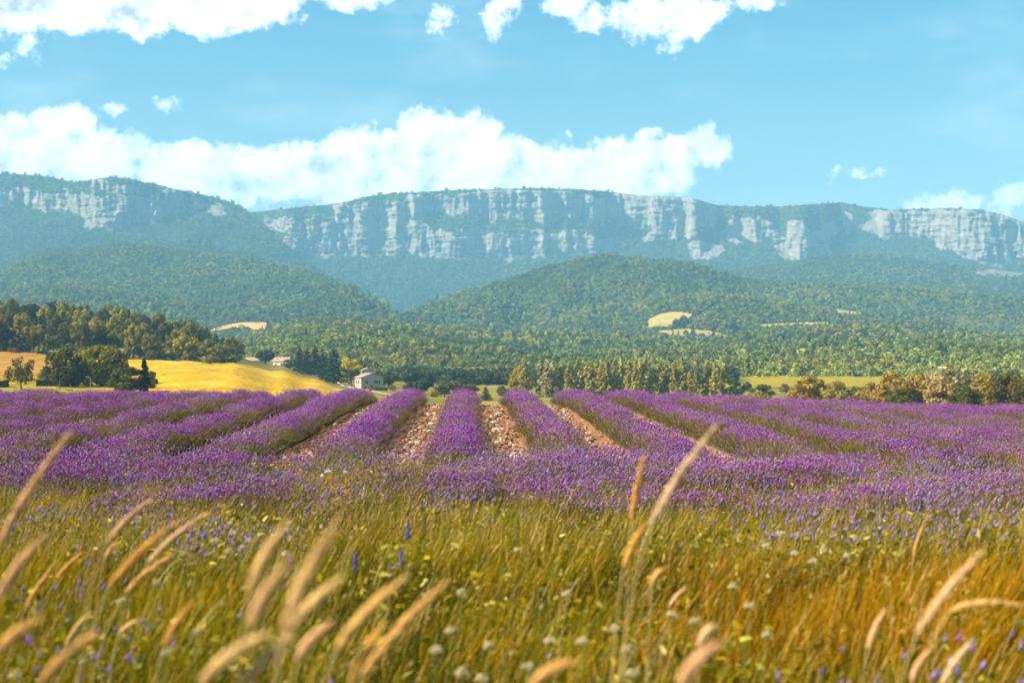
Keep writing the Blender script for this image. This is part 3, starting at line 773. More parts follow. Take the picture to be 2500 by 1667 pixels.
# wooded hill, tier by tier from its crest down
TIERS = [('crest tier', 640, -30, 545, 13), ('upper tier', 600, -45, 585, 14), ('middle tier', 560, -25, 600, 15), ('lower tier', 515, -45, 590, 15), ('bottom tier', 470, -20, 560, 14)]
for ti, (tn, dd, xa, xb, n) in enumerate(TIERS):
    for k in range(n):
        px = xa + (xb - xa) * (k + 0.5) / n + random.uniform(-9, 9)
        d = dd + random.uniform(-12, 12) + (25 if px > 480 else 0)
        if tn == 'bottom tier' and px < 130: d = 455 + random.uniform(0, 10)
        kind = 'pine' if random.random() < (0.30 if px < 120 or 290 < px < 390 or px > 500 else 0.10) else 'broad'
        X, Y, Z = at(px, d)
        hm = random.uniform(8.0, 11.0) * (1.1 if kind == 'pine' else 1.0) * (0.85 if px > 500 else 1)
        ty = HOR - (Z + hm - CZ) / d * F
        wpx = (random.uniform(6.8, 9.0) if kind == 'broad' else random.uniform(4.6, 6.0)) / d * F
        c = PINE if kind == 'pine' else random.choice([OLIVE, OLIVE, MIDG, MIDG, (0.10, 0.085, 0.02)])
        nm = {'pine': 'dark pine', 'broad': 'olive green oak'}[kind]
        tree(kind, px, d, ty, wpx, c, '%s, %s tree from the left in the %s of the wooded hill' % (nm, ORD[k], tn), 'trees of the wooded hill', jit=0.25)
# understorey mass that closes the wood
r = np.random.default_rng(5); n = 420
px = r.uniform(-60, 600, n); d = r.uniform(452, 660, n); X = (px - 1250) / F * d; Z = G(X, d)
okk = (px < 585 - (d < 480) * 60)
c = np.array([MIDG] * n) * r.uniform(0.5, 1.1, n)[:, None]
s = r.uniform(3.5, 6.5, n)
scatter('understorey', np.stack([X, d, Z - 0.5], 1)[okk], np.stack([0 * d, 0 * d, r.uniform(0, 6, n)], 1)[okk], np.stack([s, s, s * 0.8], 1)[okk], r.integers(0, 5, n)[okk], np.concatenate([c, np.ones((n, 1))], 1)[okk], FAR, label='dense undergrowth filling the wooded hill')

n = 620; px = r.uniform(955, 1790, n); d = r.uniform(590, 735, n) + (px > 1280) * 20; X = (px - 1250) / F * d; s = r.uniform(5, 8, n)
scatter('valley_woodland', np.stack([X, d, G(X, d) - 0.6], 1), np.stack([0 * d, 0 * d, r.uniform(0, 6, n)], 1), np.stack([s, s, s * 0.9], 1), r.integers(0, 5, n), np.concatenate([np.array([[0.07, 0.085, 0.025]]) * r.uniform(0.6, 1.3, n)[:, None], np.ones((n, 1))], 1), FAR, label='belt of woodland on the valley floor left of the poplars')
ROAD = 'trees below the wooded hill'
tree('sparse', 51, 285, 862, 78, (0.13, 0.115, 0.022), 'airy olive ash tree standing alone on the lawn at the far left', ROAD, base=955)
for px, d, ty, w, c, lab in [
    (112, 312, 893, 46, MIDG, 'small dark tree between the ash tree and the big oaks'),
    (134, 310, 856, 58, DARK, 'slim dark oak at the left end of the shady clump'),
    (168, 303, 851, 84, (0.07, 0.07, 0.018), 'wide dark oak in the middle of the shady clump'),
    (212, 306, 850, 70, MIDG, 'oak with a pale leaning limb in the shady clump'),
    (246, 308, 838, 92, MIDG, 'tallest spreading oak of the shady clump'),
    (282, 312, 850, 66, DARK, 'oak at the right end of the shady clump')]:
    tree('bush', px, d, ty, w * 1.12, c, lab, ROAD, name='oak_tree', cat='tree')
tree('bush', 312, 276, 893, 104, (0.115, 0.115, 0.03), 'round olive green tree beside the cypress', ROAD, base=958, name='round_tree', cat='tree')
tree('bush', 370, 292, 903, 40, (0.105, 0.105, 0.03), 'small round tree just right of the cypress', ROAD, base=952, name='round_tree', cat='tree')
tree('cypress', 352, 262, 874, 30, (0.014, 0.02, 0.010), 'slim dark cypress at the corner of the golden field', ROAD, base=956)
tree('bush', 6, 460, 828, 60, DARK, 'dark bush below the wooded hill at the far left', ROAD)
tree('bush', 32, 452, 848, 34, (0.32, 0.14, 0.02), 'orange tinged bush behind the ash tree', ROAD)
tree('broad', 648, 690, 849, 50, (0.085, 0.10, 0.02), 'round green tree between the two pink barns', None)
tree('bush', 703, 660, 876, 30, (0.16, 0.15, 0.03), 'pale green bush at the left of the dark firs', None)
for k, (px, d, ty, w, by) in enumerate([(730, 620, 841, 36, 906), (750, 600, 852, 40, 912), (769, 585, 846, 44, 920), (788, 575, 855, 44, 926), (815, 548, 856, 60, 936)]):
    tree('fir', px, d, ty - 2, w * 1.3, FIR, 'dark blue green fir, %s of five from the left beside the golden field' % ORD[k], 'dark firs by the lane', base=by)
tree('broad', 857, 555, 871, 62, (0.46, 0.37, 0.02), 'bright yellow green tree beside the stone house', None, base=940)
tree('broad', 880, 575, 878, 48, (0.13, 0.13, 0.02), 'darker green tree behind the yellow green tree', None, base=938)
tree('broad', 925, 530, 902, 40, (0.14, 0.14, 0.025), 'olive tree behind the stone house roof', None, base=950)
tree('broad', 948, 520, 906, 46, (0.09, 0.09, 0.02), 'dark olive tree at the right of the stone house', None, base=955)
tree('sparse', 957, 455, 937, 20, (0.14, 0.14, 0.04), 'small young tree in front of the stone house', None, base=967)
tree('bush', 905, 470, 944, 22, (0.26, 0.22, 0.03), 'round yellow green bush against the stone house', None, base=964)
for px, d, ty, w, kind, c, lab in [
    (1000, 456, 932, 40, 'broad', BLUEG, 'bluish tree at the left of the valley thicket'),
    (1032, 450, 921, 50, 'broad', BLUEG, 'large bluish tree in the valley thicket'),
    (1060, 430, 952, 30, 'bush', (0.34, 0.22, 0.03), 'small orange bush in the valley thicket'),
    (1085, 440, 930, 52, 'broad', (0.14, 0.14, 0.04), 'olive tree beside the orange bush'),
    (1118, 443, 924, 50, 'broad', (0.20, 0.18, 0.06), 'tan green tree in the middle of the valley thicket'),
    (1148, 446, 934, 42, 'broad', (0.16, 0.13, 0.04), 'brownish tree at the right of the valley thicket'),
    (1186, 400, 944, 40, 'fir', (0.045, 0.06, 0.035), 'small dark fir behind the central lavender row'),
    (1225, 456, 940, 40, 'bush', (0.15, 0.14, 0.03), 'low olive bush left of the poplar row')]:
    tree(kind, px, d, ty, w, c, lab, 'trees of the valley thicket', base=980)
# poplar row
tree('bush', 1272, 452, 890, 66, (0.40, 0.30, 0.02), 'broad yellow tree at the left end of the poplar row', 'poplar row', name='yellow_poplar_tree', cat='tree', base=985)
POPS = [(1279, 881, 24), (1318, 890, 26), (1334, 887, 26), (1350, 889, 24), (1367, 905, 20), (1388, 897, 22), (1411, 882, 24), (1428, 896, 24), (1443, 893, 26), (1457, 890, 24), (1468, 898, 22), (1481, 884, 22), (1500, 889, 22),
        (1516, 881, 20), (1535, 888, 20), (1551, 881, 18), (1562, 887, 18), (1576, 884, 24), (1592, 918, 16), (1612, 893, 20), (1627, 893, 20), (1646, 900, 20), (1666, 893, 22), (1684, 915, 18), (1700, 914, 18), (1723, 900, 22), (1746, 894, 22), (1767, 895, 30)]
for k, (px, ty, w) in enumerate(POPS):
    c = SILVER if 1300 < px < 1360 else (0.36, 0.31, 0.08) if px < 1600 else POP
    tree('poplar', px, 448 + random.uniform(-6, 6), ty - 12, w * 1.38, tuple(q * 1.35 for q in c), '%s poplar, %s from the left in the long poplar row' % ('pale silvery' if 1300 < px < 1360 else 'small slim' if ty > 910 else 'tall slim', ORD[k]), 'poplar row', jit=0.2)
# shrubs and trees along the right edge of the field
RB = 'trees right of the lavender field'
for px, d, ty, w, kind, c, lab, by in [
    (1797, 430, 928, 40, 'bush', BLUEG, 'blue green bush next to the last poplar', 975),
    (1824, 520, 930, 22, 'bush', BLUEG, 'tiny blue green bush out on the meadow', 950),
    (1862, 400, 936, 56, 'bush', (0.085, 0.09, 0.02), 'dark green bush behind the ochre bush', 985),
    (1856, 330, 950, 54, 'bush', (0.28, 0.19, 0.03), 'low ochre bush in front of a dark green bush', 985),
    (1915, 500, 935, 26, 'bush', (0.26, 0.17, 0.05), 'small rusty bush at the edge of the meadow', 960),
    (1950, 305, 935, 60, 'bush', OCHRE, 'rounded ochre bush left of the ochre tree', 990),
    (1985, 315, 912, 78, 'broad', (0.28, 0.20, 0.025), 'ochre tree standing alone in front of the meadow', 990),
    (2042, 300, 928, 70, 'bush', (0.24, 0.18, 0.045), 'tan bush just right of the ochre tree', 990),
    (2086, 310, 938, 44, 'bush', (0.14, 0.12, 0.02), 'olive bush between two tan bushes', 990),
    (2122, 295, 932, 62, 'bush', (0.27, 0.19, 0.05), 'tan bush at the left end of the ochre thicket', 992),
    (2180, 290, 906, 84, 'bush', OCHRE, 'tall ochre bush in the ochre thicket', 995),
    (2195, 275, 945, 60, 'bush', (0.10, 0.105, 0.014), 'low green bush under the tall ochre bush', 998),
    (2238, 292, 906, 80, 'bush', (0.30, 0.20, 0.045), 'wide tan bush left of the silvery tree', 996),
    (2312, 300, 880, 118, 'broad', (0.32, 0.29, 0.14), 'tall silvery white tree above the ochre thicket', 995),
    (2305, 285, 912, 84, 'bush', TAN, 'tan bush in front of the silvery tree', 998),
    (2352, 275, 938, 74, 'bush', (0.10, 0.10, 0.014), 'dark green bush below the silvery tree', 1000),
    (2408, 285, 912, 84, 'bush', (0.26, 0.17, 0.015), 'orange green bush right of the silvery tree', 1000),
    (2462, 280, 908, 84, 'bush', (0.12, 0.09, 0.012), 'dark olive tree near the right edge', 1002),
    (2515, 275, 918, 70, 'bush', (0.10, 0.075, 0.012), 'dark bush cut by the right edge of the photo', 1005)]:
    tree(kind, px, d, ty, w * 1.22, tuple(q * 1.25 for q in c), lab, RB, base=by, name='ochre_bush' if kind == 'bush' else None)

# ------------------------------------------------------------------ buildings
M_WALL = mat_simple('old_render', (0.40, 0.36, 0.31), 0.9, 0.12, 1.2)
M_PINK = mat_simple('pink_render', (0.62, 0.42, 0.33), 0.9, 0.10, 1.0)
M_PALE = mat_simple('pale_render', (0.72, 0.64, 0.55), 0.9, 0.08, 1.0)
M_ROOF = mat_simple('clay_tiles', (0.58, 0.33, 0.23), 0.85, 0.2, 4.0, 0.4)
M_ROOF2 = mat_simple('weathered_tiles', (0.44, 0.30, 0.22), 0.85, 0.2, 4.0, 0.4)
M_SHUT = mat_simple('brown_shutter', (0.16, 0.055, 0.04), 0.6, 0.1, 6)
M_FRAME = mat_simple('white_frame', (0.75, 0.74, 0.70), 0.5, 0.05, 6)
M_PANE = mat_simple('dark_pane', (0.03, 0.04, 0.05), 0.15, 0.1, 2)
M_DOORSHADE = mat_simple('painted_doorway_shade', (0.02, 0.018, 0.016), 0.9, 0.1, 2)
M_WOOD = mat_simple('grey_wood', (0.20, 0.15, 0.11), 0.85, 0.2, 5)
M_METAL = mat_simple('galvanised', (0.38, 0.42, 0.44), 0.5, 0.1, 4, metallic=0.3)
M_FENCE = mat_simple('pink_fence', (0.45, 0.25, 0.18), 0.85, 0.2, 5)

def gable_walls(W_, L_, h, rise, axis):
    """open-topped gabled wall prism; ridge along y (gable to the front) or along x"""
    if axis == 'y':
        v = [(0, 0, -1), (W_, 0, -1), (W_, L_, -1), (0, L_, -1), (0, 0, h), (W_, 0, h), (W_, L_, h), (0, L_, h), (W_ / 2, 0, h + rise), (W_ / 2, L_, h + rise)]
        f_ = [(0, 1, 5, 8, 4), (2, 3, 7, 9, 6), (3, 0, 4, 7), (1, 2, 6, 5)]
    else:
        v = [(0, 0, -1), (W_, 0, -1), (W_, L_, -1), (0, L_, -1), (0, 0, h), (W_, 0, h), (W_, L_, h), (0, L_, h), (0, L_ / 2, h + rise), (W_, L_ / 2, h + rise)]
        f_ = [(0, 1, 5, 4), (2, 3, 7, 6), (3, 0, 4, 8, 7), (1, 2, 6, 9, 5)]
    return MB().add(v, f_)

def roof_slab(W_, L_, h, rise, axis, over=0.35, th=0.16):
    mb = MB()
    if axis == 'y':
        s = rise / (W_ / 2)
        for sg in (0, 1):
            xe = -over if sg == 0 else W_ + over; xm = W_ / 2
            ze = h - over * s + 0.04; zm = h + rise + 0.04
            a = [(xe, -over, ze), (xm, -over, zm), (xm, L_ + over, zm), (xe, L_ + over, ze)]
            b = [(p[0], p[1], p[2] + th) for p in a]
            mb.add(a + b, [(0, 1, 2, 3), (7, 6, 5, 4), (0, 4, 5, 1), (1, 5, 6, 2), (2, 6, 7, 3), (3, 7, 4, 0)])
    else:
        s = rise / (L_ / 2)
        for sg in (0, 1):
            ye = -over if sg == 0 else L_ + over; ym = L_ / 2
            ze = h - over * s + 0.04; zm = h + rise + 0.04
            a = [(-over, ye, ze), (-over, ym, zm), (W_ + over, ym, zm), (W_ + over, ye, ze)]
            b = [(p[0], p[1], p[2] + th) for p in a]
            mb.add(a + b, [(0, 1, 2, 3), (7, 6, 5, 4), (0, 4, 5, 1), (1, 5, 6, 2), (2, 6, 7, 3), (3, 7, 4, 0)])
    return mb

def window_front(par, x0, x1, z0, z1, y=0.0, shutters=None, name='window'):
    """window in a wall that faces local -y"""
    w = MB().box((x0, y - 0.03, z0), (x1, y + 0.12, z1)).build(name, M_PANE, par)
    fr = MB(); t = 0.09
    fr.box((x0 - t, y - 0.07, z0 - t), (x1 + t, y - 0.033, z0)).box((x0 - t, y - 0.07, z1), (x1 + t, y - 0.033, z1 + t))
    fr.box((x0 - t, y - 0.07, z0), (x0, y - 0.033, z1)).box((x1, y - 0.07, z0), (x1 + t, y - 0.033, z1)).box(((x0 + x1) / 2 - .03, y - 0.07, z0), ((x0 + x1) / 2 + .03, y - 0.033, z1))
    fr.build('frame', M_FRAME, w)
    if shutters == 'closed':
        for a, b in ((x0, (x0 + x1) / 2 - .01), ((x0 + x1) / 2 + .01, x1)): MB().box((a, y - 0.12, z0), (b, y - 0.075, z1)).build('shutter', M_SHUT, w)
    elif shutters == 'open':
        hw = (x1 - x0) / 2 + 0.05
        for a, b in ((x0 - t - hw, x0 - t - .01), (x1 + t + .01, x1 + t + hw)): MB().box((a, y - 0.10, z0), (b, y - 0.045, z1)).build('shutter', M_SHUT, w)
    return w

hx, hy, hz = at(882, 500)
house = thing('stone_house', (hx, hy, Zy(952, 500)), 'small grey stone house with tiled gable roof and brown shutters', 'house', None, radians(20))
gable_walls(7.9, 9.5, 4.3, 1.45, 'y').build('wall', M_WALL, house)
rf = roof_slab(7.9, 9.5, 4.3, 1.45, 'y').build('roof', M_ROOF2, house)
MB().box((5.4, 6.0, 4.9), (6.0, 6.6, 6.1)).build('chimney', M_WALL, rf)
window_front(house, 1.45, 2.45, 2.15, 3.45, shutters='closed')
window_front(house, 5.25, 6.15, 2.15, 3.45, shutters='open')
window_front(house, 0.95, 1.85, 0.35, 1.15)
window_front(house, 4.85, 6.5, 0.45, 1.15)
dw = MB().box((3.2, -0.05, -0.2), (4.1, 0.10, 1.75)).build('door', M_SHUT, house); MB().box((3.95, -0.10, 0.75), (4.02, -0.052, 0.88)).build('handle', M_METAL, dw)
for ya, sh in ((3.0, 'closed'), (6.4, 'closed')):   # side windows on the lit wall
    w = MB().box((-0.03, ya, 2.15), (0.1, ya + 0.95, 3.4)).build('window', M_PANE, house)
    MB().box((-0.09, ya, 2.15), (-0.04, ya + 0.46, 3.4)).build('shutter', M_SHUT, w); MB().box((-0.09, ya + 0.49, 2.15), (-0.04, ya + 0.95, 3.4)).build('shutter', M_SHUT, w)

bx, by_, bz = at(880, 545)
barnb = thing('farm_outbuilding', (bx + 0.5, by_, Zy(950, 545)), 'plain grey farm building half hidden behind the stone house', 'building', None, radians(12))
gable_walls(5.2, 7, 6.9, 1.2, 'y').build('wall', M_WALL, barnb)
roof_slab(5.2, 7, 6.9, 1.2, 'y').build('roof', M_ROOF2, barnb)
window_front(barnb, 2.0, 2.9, 4.3, 5.4)

x_, y_, z_ = at(600, 705)
barn = thing('pink_barn', (x_, y_, Zy(895, 705)), 'pink barn with a dark open door beside the wood', 'barn', None, radians(4))
gable_walls(8.2, 6, 3.0, 1.5, 'x').build('wall', M_PINK, barn); roof_slab(8.2, 6, 3.0, 1.5, 'x').build('roof', M_ROOF, barn)
dr_ = MB().box((1.7, -0.04, -0.2), (4.0, 0.1, 2.2)).build('door', M_DOORSHADE, barn)  # flat near-black panel, paints the shade inside the open doorway
MB().box((1.55, -0.10, 2.2), (4.15, -0.05, 2.38)).box((1.55, -0.10, -0.2), (1.7, -0.05, 2.2)).box((4.0, -0.10, -0.2), (4.15, -0.05, 2.2)).build('door_frame', M_WOOD, dr_)
x_, y_, z_ = at(666, 720)
barn2 = thing('long_barn', (x_, y_, Zy(898, 720)), 'pale barn with pink tiled roof and chimney beside the dark firs', 'barn', None, radians(-14))
gable_walls(8.0, 6.5, 3.4, 1.9, 'x').build('wall', M_PALE, barn2); rf2 = roof_slab(8.0, 6.5, 3.4, 1.9, 'x').build('roof', M_ROOF, barn2)
MB().box((1.2, 1.0, 3.6), (1.75, 1.55, 5.2)).build('chimney', M_PINK, rf2)
window_front(barn2, 4.2, 5.0, 1.0, 2.2); window_front(barn2, 1.3, 2.1, 1.0, 2.2)

# far farm on the hill
def hill_at(h, px, y):
    Yp = HOR - (h['Z'] - CZ) / h['D'] * F
    i = int(np.clip(np.searchsorted(h['px'], px), 0, len(h['px']) - 1)); j = int(np.argmin(np.abs(Yp[i, :h['nv']] - y)))
    return h['X'][i, j] , h['D'][i, j], h['Z'][i, j]
for px, y, w_, lab in ((1706, 823, 7.5, 'small white farmhouse by the lower hill pasture'), (1722, 825, 8.5, 'long low white farm shed by the lower hill pasture')):
    X, Y, Z = hill_at(H_MID, px, y); X = (px - 1250) / F * Y
    fh = thing('far_farmhouse', (X - w_ / 2, Y, Z - 0.5), lab, 'farmhouse', 'far farm buildings', radians(-6))
    gable_walls(w_, 6, 3.2, 1.3, 'x').build('wall', M_PALE, fh); roof_slab(w_, 6, 3.2, 1.3, 'x').build('roof', M_ROOF2, fh)
    window_front(fh, 1.5, 2.5, 1.0, 2.2); window_front(fh, 4.5, 5.5, 1.0, 2.2)
for k, (px, y, ty, w, kind) in enumerate([(1607, 822, 806, 8, 'fir'), (1622, 824, 812, 24, 'broad'), (1643, 824, 803, 9, 'fir'), (1656, 824, 806, 10, 'fir'), (1675, 824, 806, 18, 'broad'), (1692, 824, 792, 20, 'fir'), (1708, 823, 812, 8, 'fir'), (1731, 822, 811, 9, 'fir'), (1743, 820, 780, 15, 'poplar'), (1790, 822, 778, 26, 'broad'), (1652, 800, 778, 24, 'broad'), (1670, 796, 770, 28, 'broad')]):
    X, Y, Z = hill_at(H_MID, px, y)
    h = Zy(ty, Y) - Z; w_ = w / F * Y
    root = thing({'fir': 'fir_tree', 'broad': 'oak_tree', 'poplar': 'poplar_tree'}[kind], ((px - 1250) / F * Y, Y, Z), '%s on the hill pastures, %s of twelve around the far farm' % ({'fir': 'pointed dark fir', 'broad': 'round green tree', 'poplar': 'tall poplar'}[kind], ORD[k]), 'tree', 'trees around the far farm')
    root.scale = (w_, w_, max(h, 5)); cr = obj('crown', CROWN[kind][0], root); cr.color = ((0.045, 0.06, 0.03) if kind == 'fir' else (0.10, 0.12, 0.04)) + (1,); obj('trunk', TRUNK[kind], root)

# poles, lamp, fences, hedges, bench
def pole(px, d, top, base, label, arm=True, name='utility_pole', lean=0.0):
    X = (px - 1250) / F * d; zb = Zy(base, d); h = Zy(top, d) - zb
    t = thing(name, (X, d, zb), label, 'pole')
    MB().tube([(0, 0, -0.3), (lean * h, 0, h)], [0.13, 0.085], 7).build('post', M_WOOD, t)
    if arm:
        a = MB().tube([(lean * h - 0.55, 0, h * 0.95), (lean * h + 0.55, 0, h * 0.95)], 0.05, 5).build('crossarm', M_WOOD, t)
        for s_ in (-0.45, 0, 0.45): MB().tube([(lean * h + s_, 0, h * 0.95 + 0.04), (lean * h + s_, 0, h * 0.95 + 0.2)], 0.035, 5).build('insulator', M_METAL, a)
pole(696, 690, 865, 898, 'tall dark utility pole in front of the pale barn')
pole(717, 330, 936, 974, 'thin wooden pole at the lower edge of the golden field', arm=False)
pole(843, 505, 919, 948, 'grey utility pole beside the lane to the stone house', arm=False)
pole(146, 290, 928, 962, 'thin pole in front of the clipped dark hedge', arm=False)
pole(111, 352, 872, 905, 'leaning dark pole on the orange field', arm=False, lean=0.10)
X = (221 - 1250) / F * 285; zb = Zy(965, 285); hl = Zy(921, 285) - zb
sl = thing('street_lamp', (X, 285, zb), 'grey street lamp with a short arm before the shady oaks', 'lamp')
MB().tube([(0, 0, -0.2), (0, 0, hl * 0.96), (-0.25, 0, hl)], [0.075, 0.055, 0.045], 7).build('post', M_METAL, sl)
MB().box((-0.95, -0.10, hl + 0.0), (-0.22, 0.10, hl + 0.11)).build('lamp_head', M_METAL, sl)

def fence(px0, px1, d, base, top, n, label, mat):
    X0 = (px0 - 1250) / F * d; X1 = (px1 - 1250) / F * d; zb = Zy(base, d); h = Zy(top, d) - zb
    t = thing('wooden_fence', (X0, d, zb), label, 'fence')
    for k in range(n):
        MB().box(((X1 - X0) * k / (n - 1) - 0.06, -0.05, -0.3), ((X1 - X0) * k / (n - 1) + 0.06, 0.05, h)).build('post', mat, t)
    for q in (0.45, 0.85): MB().box((0, -0.085, h * q - 0.05), (X1 - X0, -0.055, h * q + 0.05)).build('rail', mat, t)
fence(612, 641, 698, 897, 889, 11, 'pink wooden fence in front of the pink barn', M_FENCE)
fence(742, 775, 560, 921, 914, 8, 'reddish fence at the foot of the dark firs', M_FENCE)
fence(20, 165, 283, 961, 954, 16, 'low wire fence posts along the lawn at the left', M_WOOD)
for k, (px, d) in enumerate([(930, 455), (948, 452), (914, 458)]):
    X = (px - 1250) / F * d
    t = thing('marker_post', (X, d, Zy(971, d)), ['short pale post before the clipped hedge', 'short pale post right of the clipped hedge', 'short pale post left of the clipped hedge'][k], 'post', 'posts by the hedge')
    MB().tube([(0, 0, 0), (0, 0, 1.35)], 0.06, 6).build('shaft', M_FRAME, t); MB().box((-0.08, -0.08, 1.35), (0.08, 0.08, 1.43)).build('post_cap', M_FRAME, t)
X = (168 - 1250) / F * 279; zb = Zy(962, 279)
bt = thing('picnic_bench', (X, 279, zb), 'small dark wooden bench on the lawn near the street lamp', 'bench')
MB().box((-0.75, -0.2, 0.42), (0.75, 0.2, 0.48)).build('seat', M_WOOD, bt)
MB().box((-0.75, 0.2, 0.6), (0.75, 0.25, 0.9)).build('backrest', M_WOOD, bt)
for sx in (-0.65, 0.65): MB().box((sx - .05, -0.18, 0), (sx + .05, 0.26, 0.42)).build('leg', M_WOOD, bt)

def hedge(px0, px1, d, base, top, depth, colr, label):
    X0 = (px0 - 1250) / F * d; X1 = (px1 - 1250) / F * d; zb = Zy(base, d); h = Zy(top, d) - zb; Lx = X1 - X0
    r = np.random.default_rng(abs(int(px0))); n = 2600
    pos = np.stack([r.uniform(0, Lx, n), r.uniform(0, depth, n), r.uniform(0, h, n)], 1)
    side = r.integers(0, 4, n); e = r.normal(size=n) * 0.05
    pos[side == 0, 1] = e[side == 0]; pos[side == 1, 2] = h + e[side == 1]; pos[side == 2, 1] = depth + e[side == 2]
    nn = r.normal(size=(n, 3)) * 0.5; nn[side == 0, 1] -= 1; nn[side == 1, 2] += 1; nn /= np.linalg.norm(nn, axis=1)[:, None]
    a = np.cross(nn, r.normal(size=(n, 3))); a /= np.linalg.norm(a, axis=1)[:, None]; b = np.cross(nn, a); s = 0.14 * r.uniform(.6, 1.4, n)[:, None]
    v = np.stack([pos - a * s, pos - b * s, pos + a * s, pos + b * s], 1).reshape(-1, 3)
    t = thing('clipped_hedge', (X0, d, zb), label, 'hedge')
    fo = obj('foliage', mesh_np('hedge_foliage', v, np.arange(4 * n).reshape(-1, 4), M_LEAF, False, {'var': ('FLOAT', 'FACE', r.random(n))}), t); fo.color = (*colr, 1)
    core = MB().box((0.1, 0.1, -0.2), (Lx - 0.1, depth - 0.1, h - 0.1)).build('branch_core', M_BARK, t)
hedge(914, 945, 465, 966, 947, 2.0, (0.11, 0.12, 0.025), 'square clipped hedge before the stone house')
hedge(88, 162, 305, 951, 930, 1.6, (0.05, 0.055, 0.018), 'long dark clipped hedge under the shady oaks')
hedge(-30, 12, 300, 953, 931, 2.5, (0.05, 0.055, 0.018), 'dark clipped hedge at the far left edge of the lawn')

# ------------------------------------------------------------------ sprigs: small plants built stem by stem
m, T, out = newmat('small_plant')
hc = T.new('ShaderNodeAttribute', attribute_type='GEOMETRY', attribute_name='hue').outputs['Color']
tcx = T.new('ShaderNodeAttribute', attribute_type='INSTANCER', attribute_name='tint').outputs['Color']
cc = T.mix(1.0, hc, tcx, 'MULTIPLY')
d_ = T.new('ShaderNodeBsdfDiffuse'); T.l.new(cc, d_.inputs[0]); t_ = T.new('ShaderNodeBsdfTranslucent'); T.l.new(cc, t_.inputs[0])
mx = T.new('ShaderNodeMixShader'); mx.inputs[0].default_value = 0.28; T.l.new(d_.outputs[0], mx.inputs[1]); T.l.new(t_.outputs[0], mx.inputs[2]); T.l.new(mx.outputs[0], out.inputs[0])
M_PLANT = m
m, T, out = newmat('wild_plant')
hc = T.new('ShaderNodeAttribute', attribute_type='GEOMETRY', attribute_name='hue').outputs['Color']
d_ = T.new('ShaderNodeBsdfDiffuse'); T.l.new(hc, d_.inputs[0]); t_ = T.new('ShaderNodeBsdfTranslucent'); T.l.new(hc, t_.inputs[0])
mx = T.new('ShaderNodeMixShader'); mx.inputs[0].default_value = 0.33; T.l.new(d_.outputs[0], mx.inputs[1]); T.l.new(t_.outputs[0], mx.inputs[2]); T.l.new(mx.outputs[0], out.inputs[0])
M_WILD = m

class Sprig:
    def __init__(s, seed): s.v = []; s.q = []; s.t = []; s.qc = []; s.tc = []; s.r = np.random.default_rng(seed)
    def blade(s, pts, widths, side, c):
        """flat tapering ribbon through pts"""
        n0 = len(s.v); side = np.asarray(side)
        for p, w in zip(pts[:-1], widths[:-1]): s.v += [p - side * w, p + side * w]
        s.v.append(pts[-1]); m_ = len(pts) - 1
        for k in range(m_ - 1): s.q.append((n0 + 2 * k, n0 + 2 * k + 1, n0 + 2 * k + 3, n0 + 2 * k + 2)); s.qc.append(c)
        s.t.append((n0 + 2 * m_ - 2, n0 + 2 * m_ - 1, n0 + 2 * m_)); s.tc.append(c)
    def spindle(s, p, d, L, rad, c, n=4, c2=None, prof=(0.0, 1.0, 0.8, 0.0)):
        d = d / np.linalg.norm(d); a = np.cross(d, [0.3, 0.9, 0.1]); a /= np.linalg.norm(a); b = np.cross(d, a)
        n0 = len(s.v); s.v.append(p)
        for t, k in ((0.3, prof[1]), (0.72, prof[2])):
            for j in range(n): s.v.append(p + d * L * t + (a * cos(2 * pi * j / n) + b * sin(2 * pi * j / n)) * rad * k)
        s.v.append(p + d * L); e = n0 + 1 + 2 * n
        for j in range(n):
            j2 = (j + 1) % n
            s.t.append((n0, n0 + 1 + j2, n0 + 1 + j)); s.tc.append(c)
            s.q.append((n0 + 1 + j, n0 + 1 + j2, n0 + 1 + n + j2, n0 + 1 + n + j)); s.qc.append(c if (c2 is None or j % 2) else c2)
            s.t.append((n0 + 1 + n + j, n0 + 1 + n + j2, e)); s.tc.append(c2 or c)
    def mesh(s, name, mat):
        cols = np.array(s.qc + s.tc).reshape(-1, 3)
        return mesh_np(name, np.array(s.v), [np.array(s.q).reshape(-1, 4), np.array(s.t).reshape(-1, 3)], mat, False,
                       {'hue': ('FLOAT_COLOR', 'FACE', np.concatenate([cols, np.ones((len(cols), 1))], 1))})

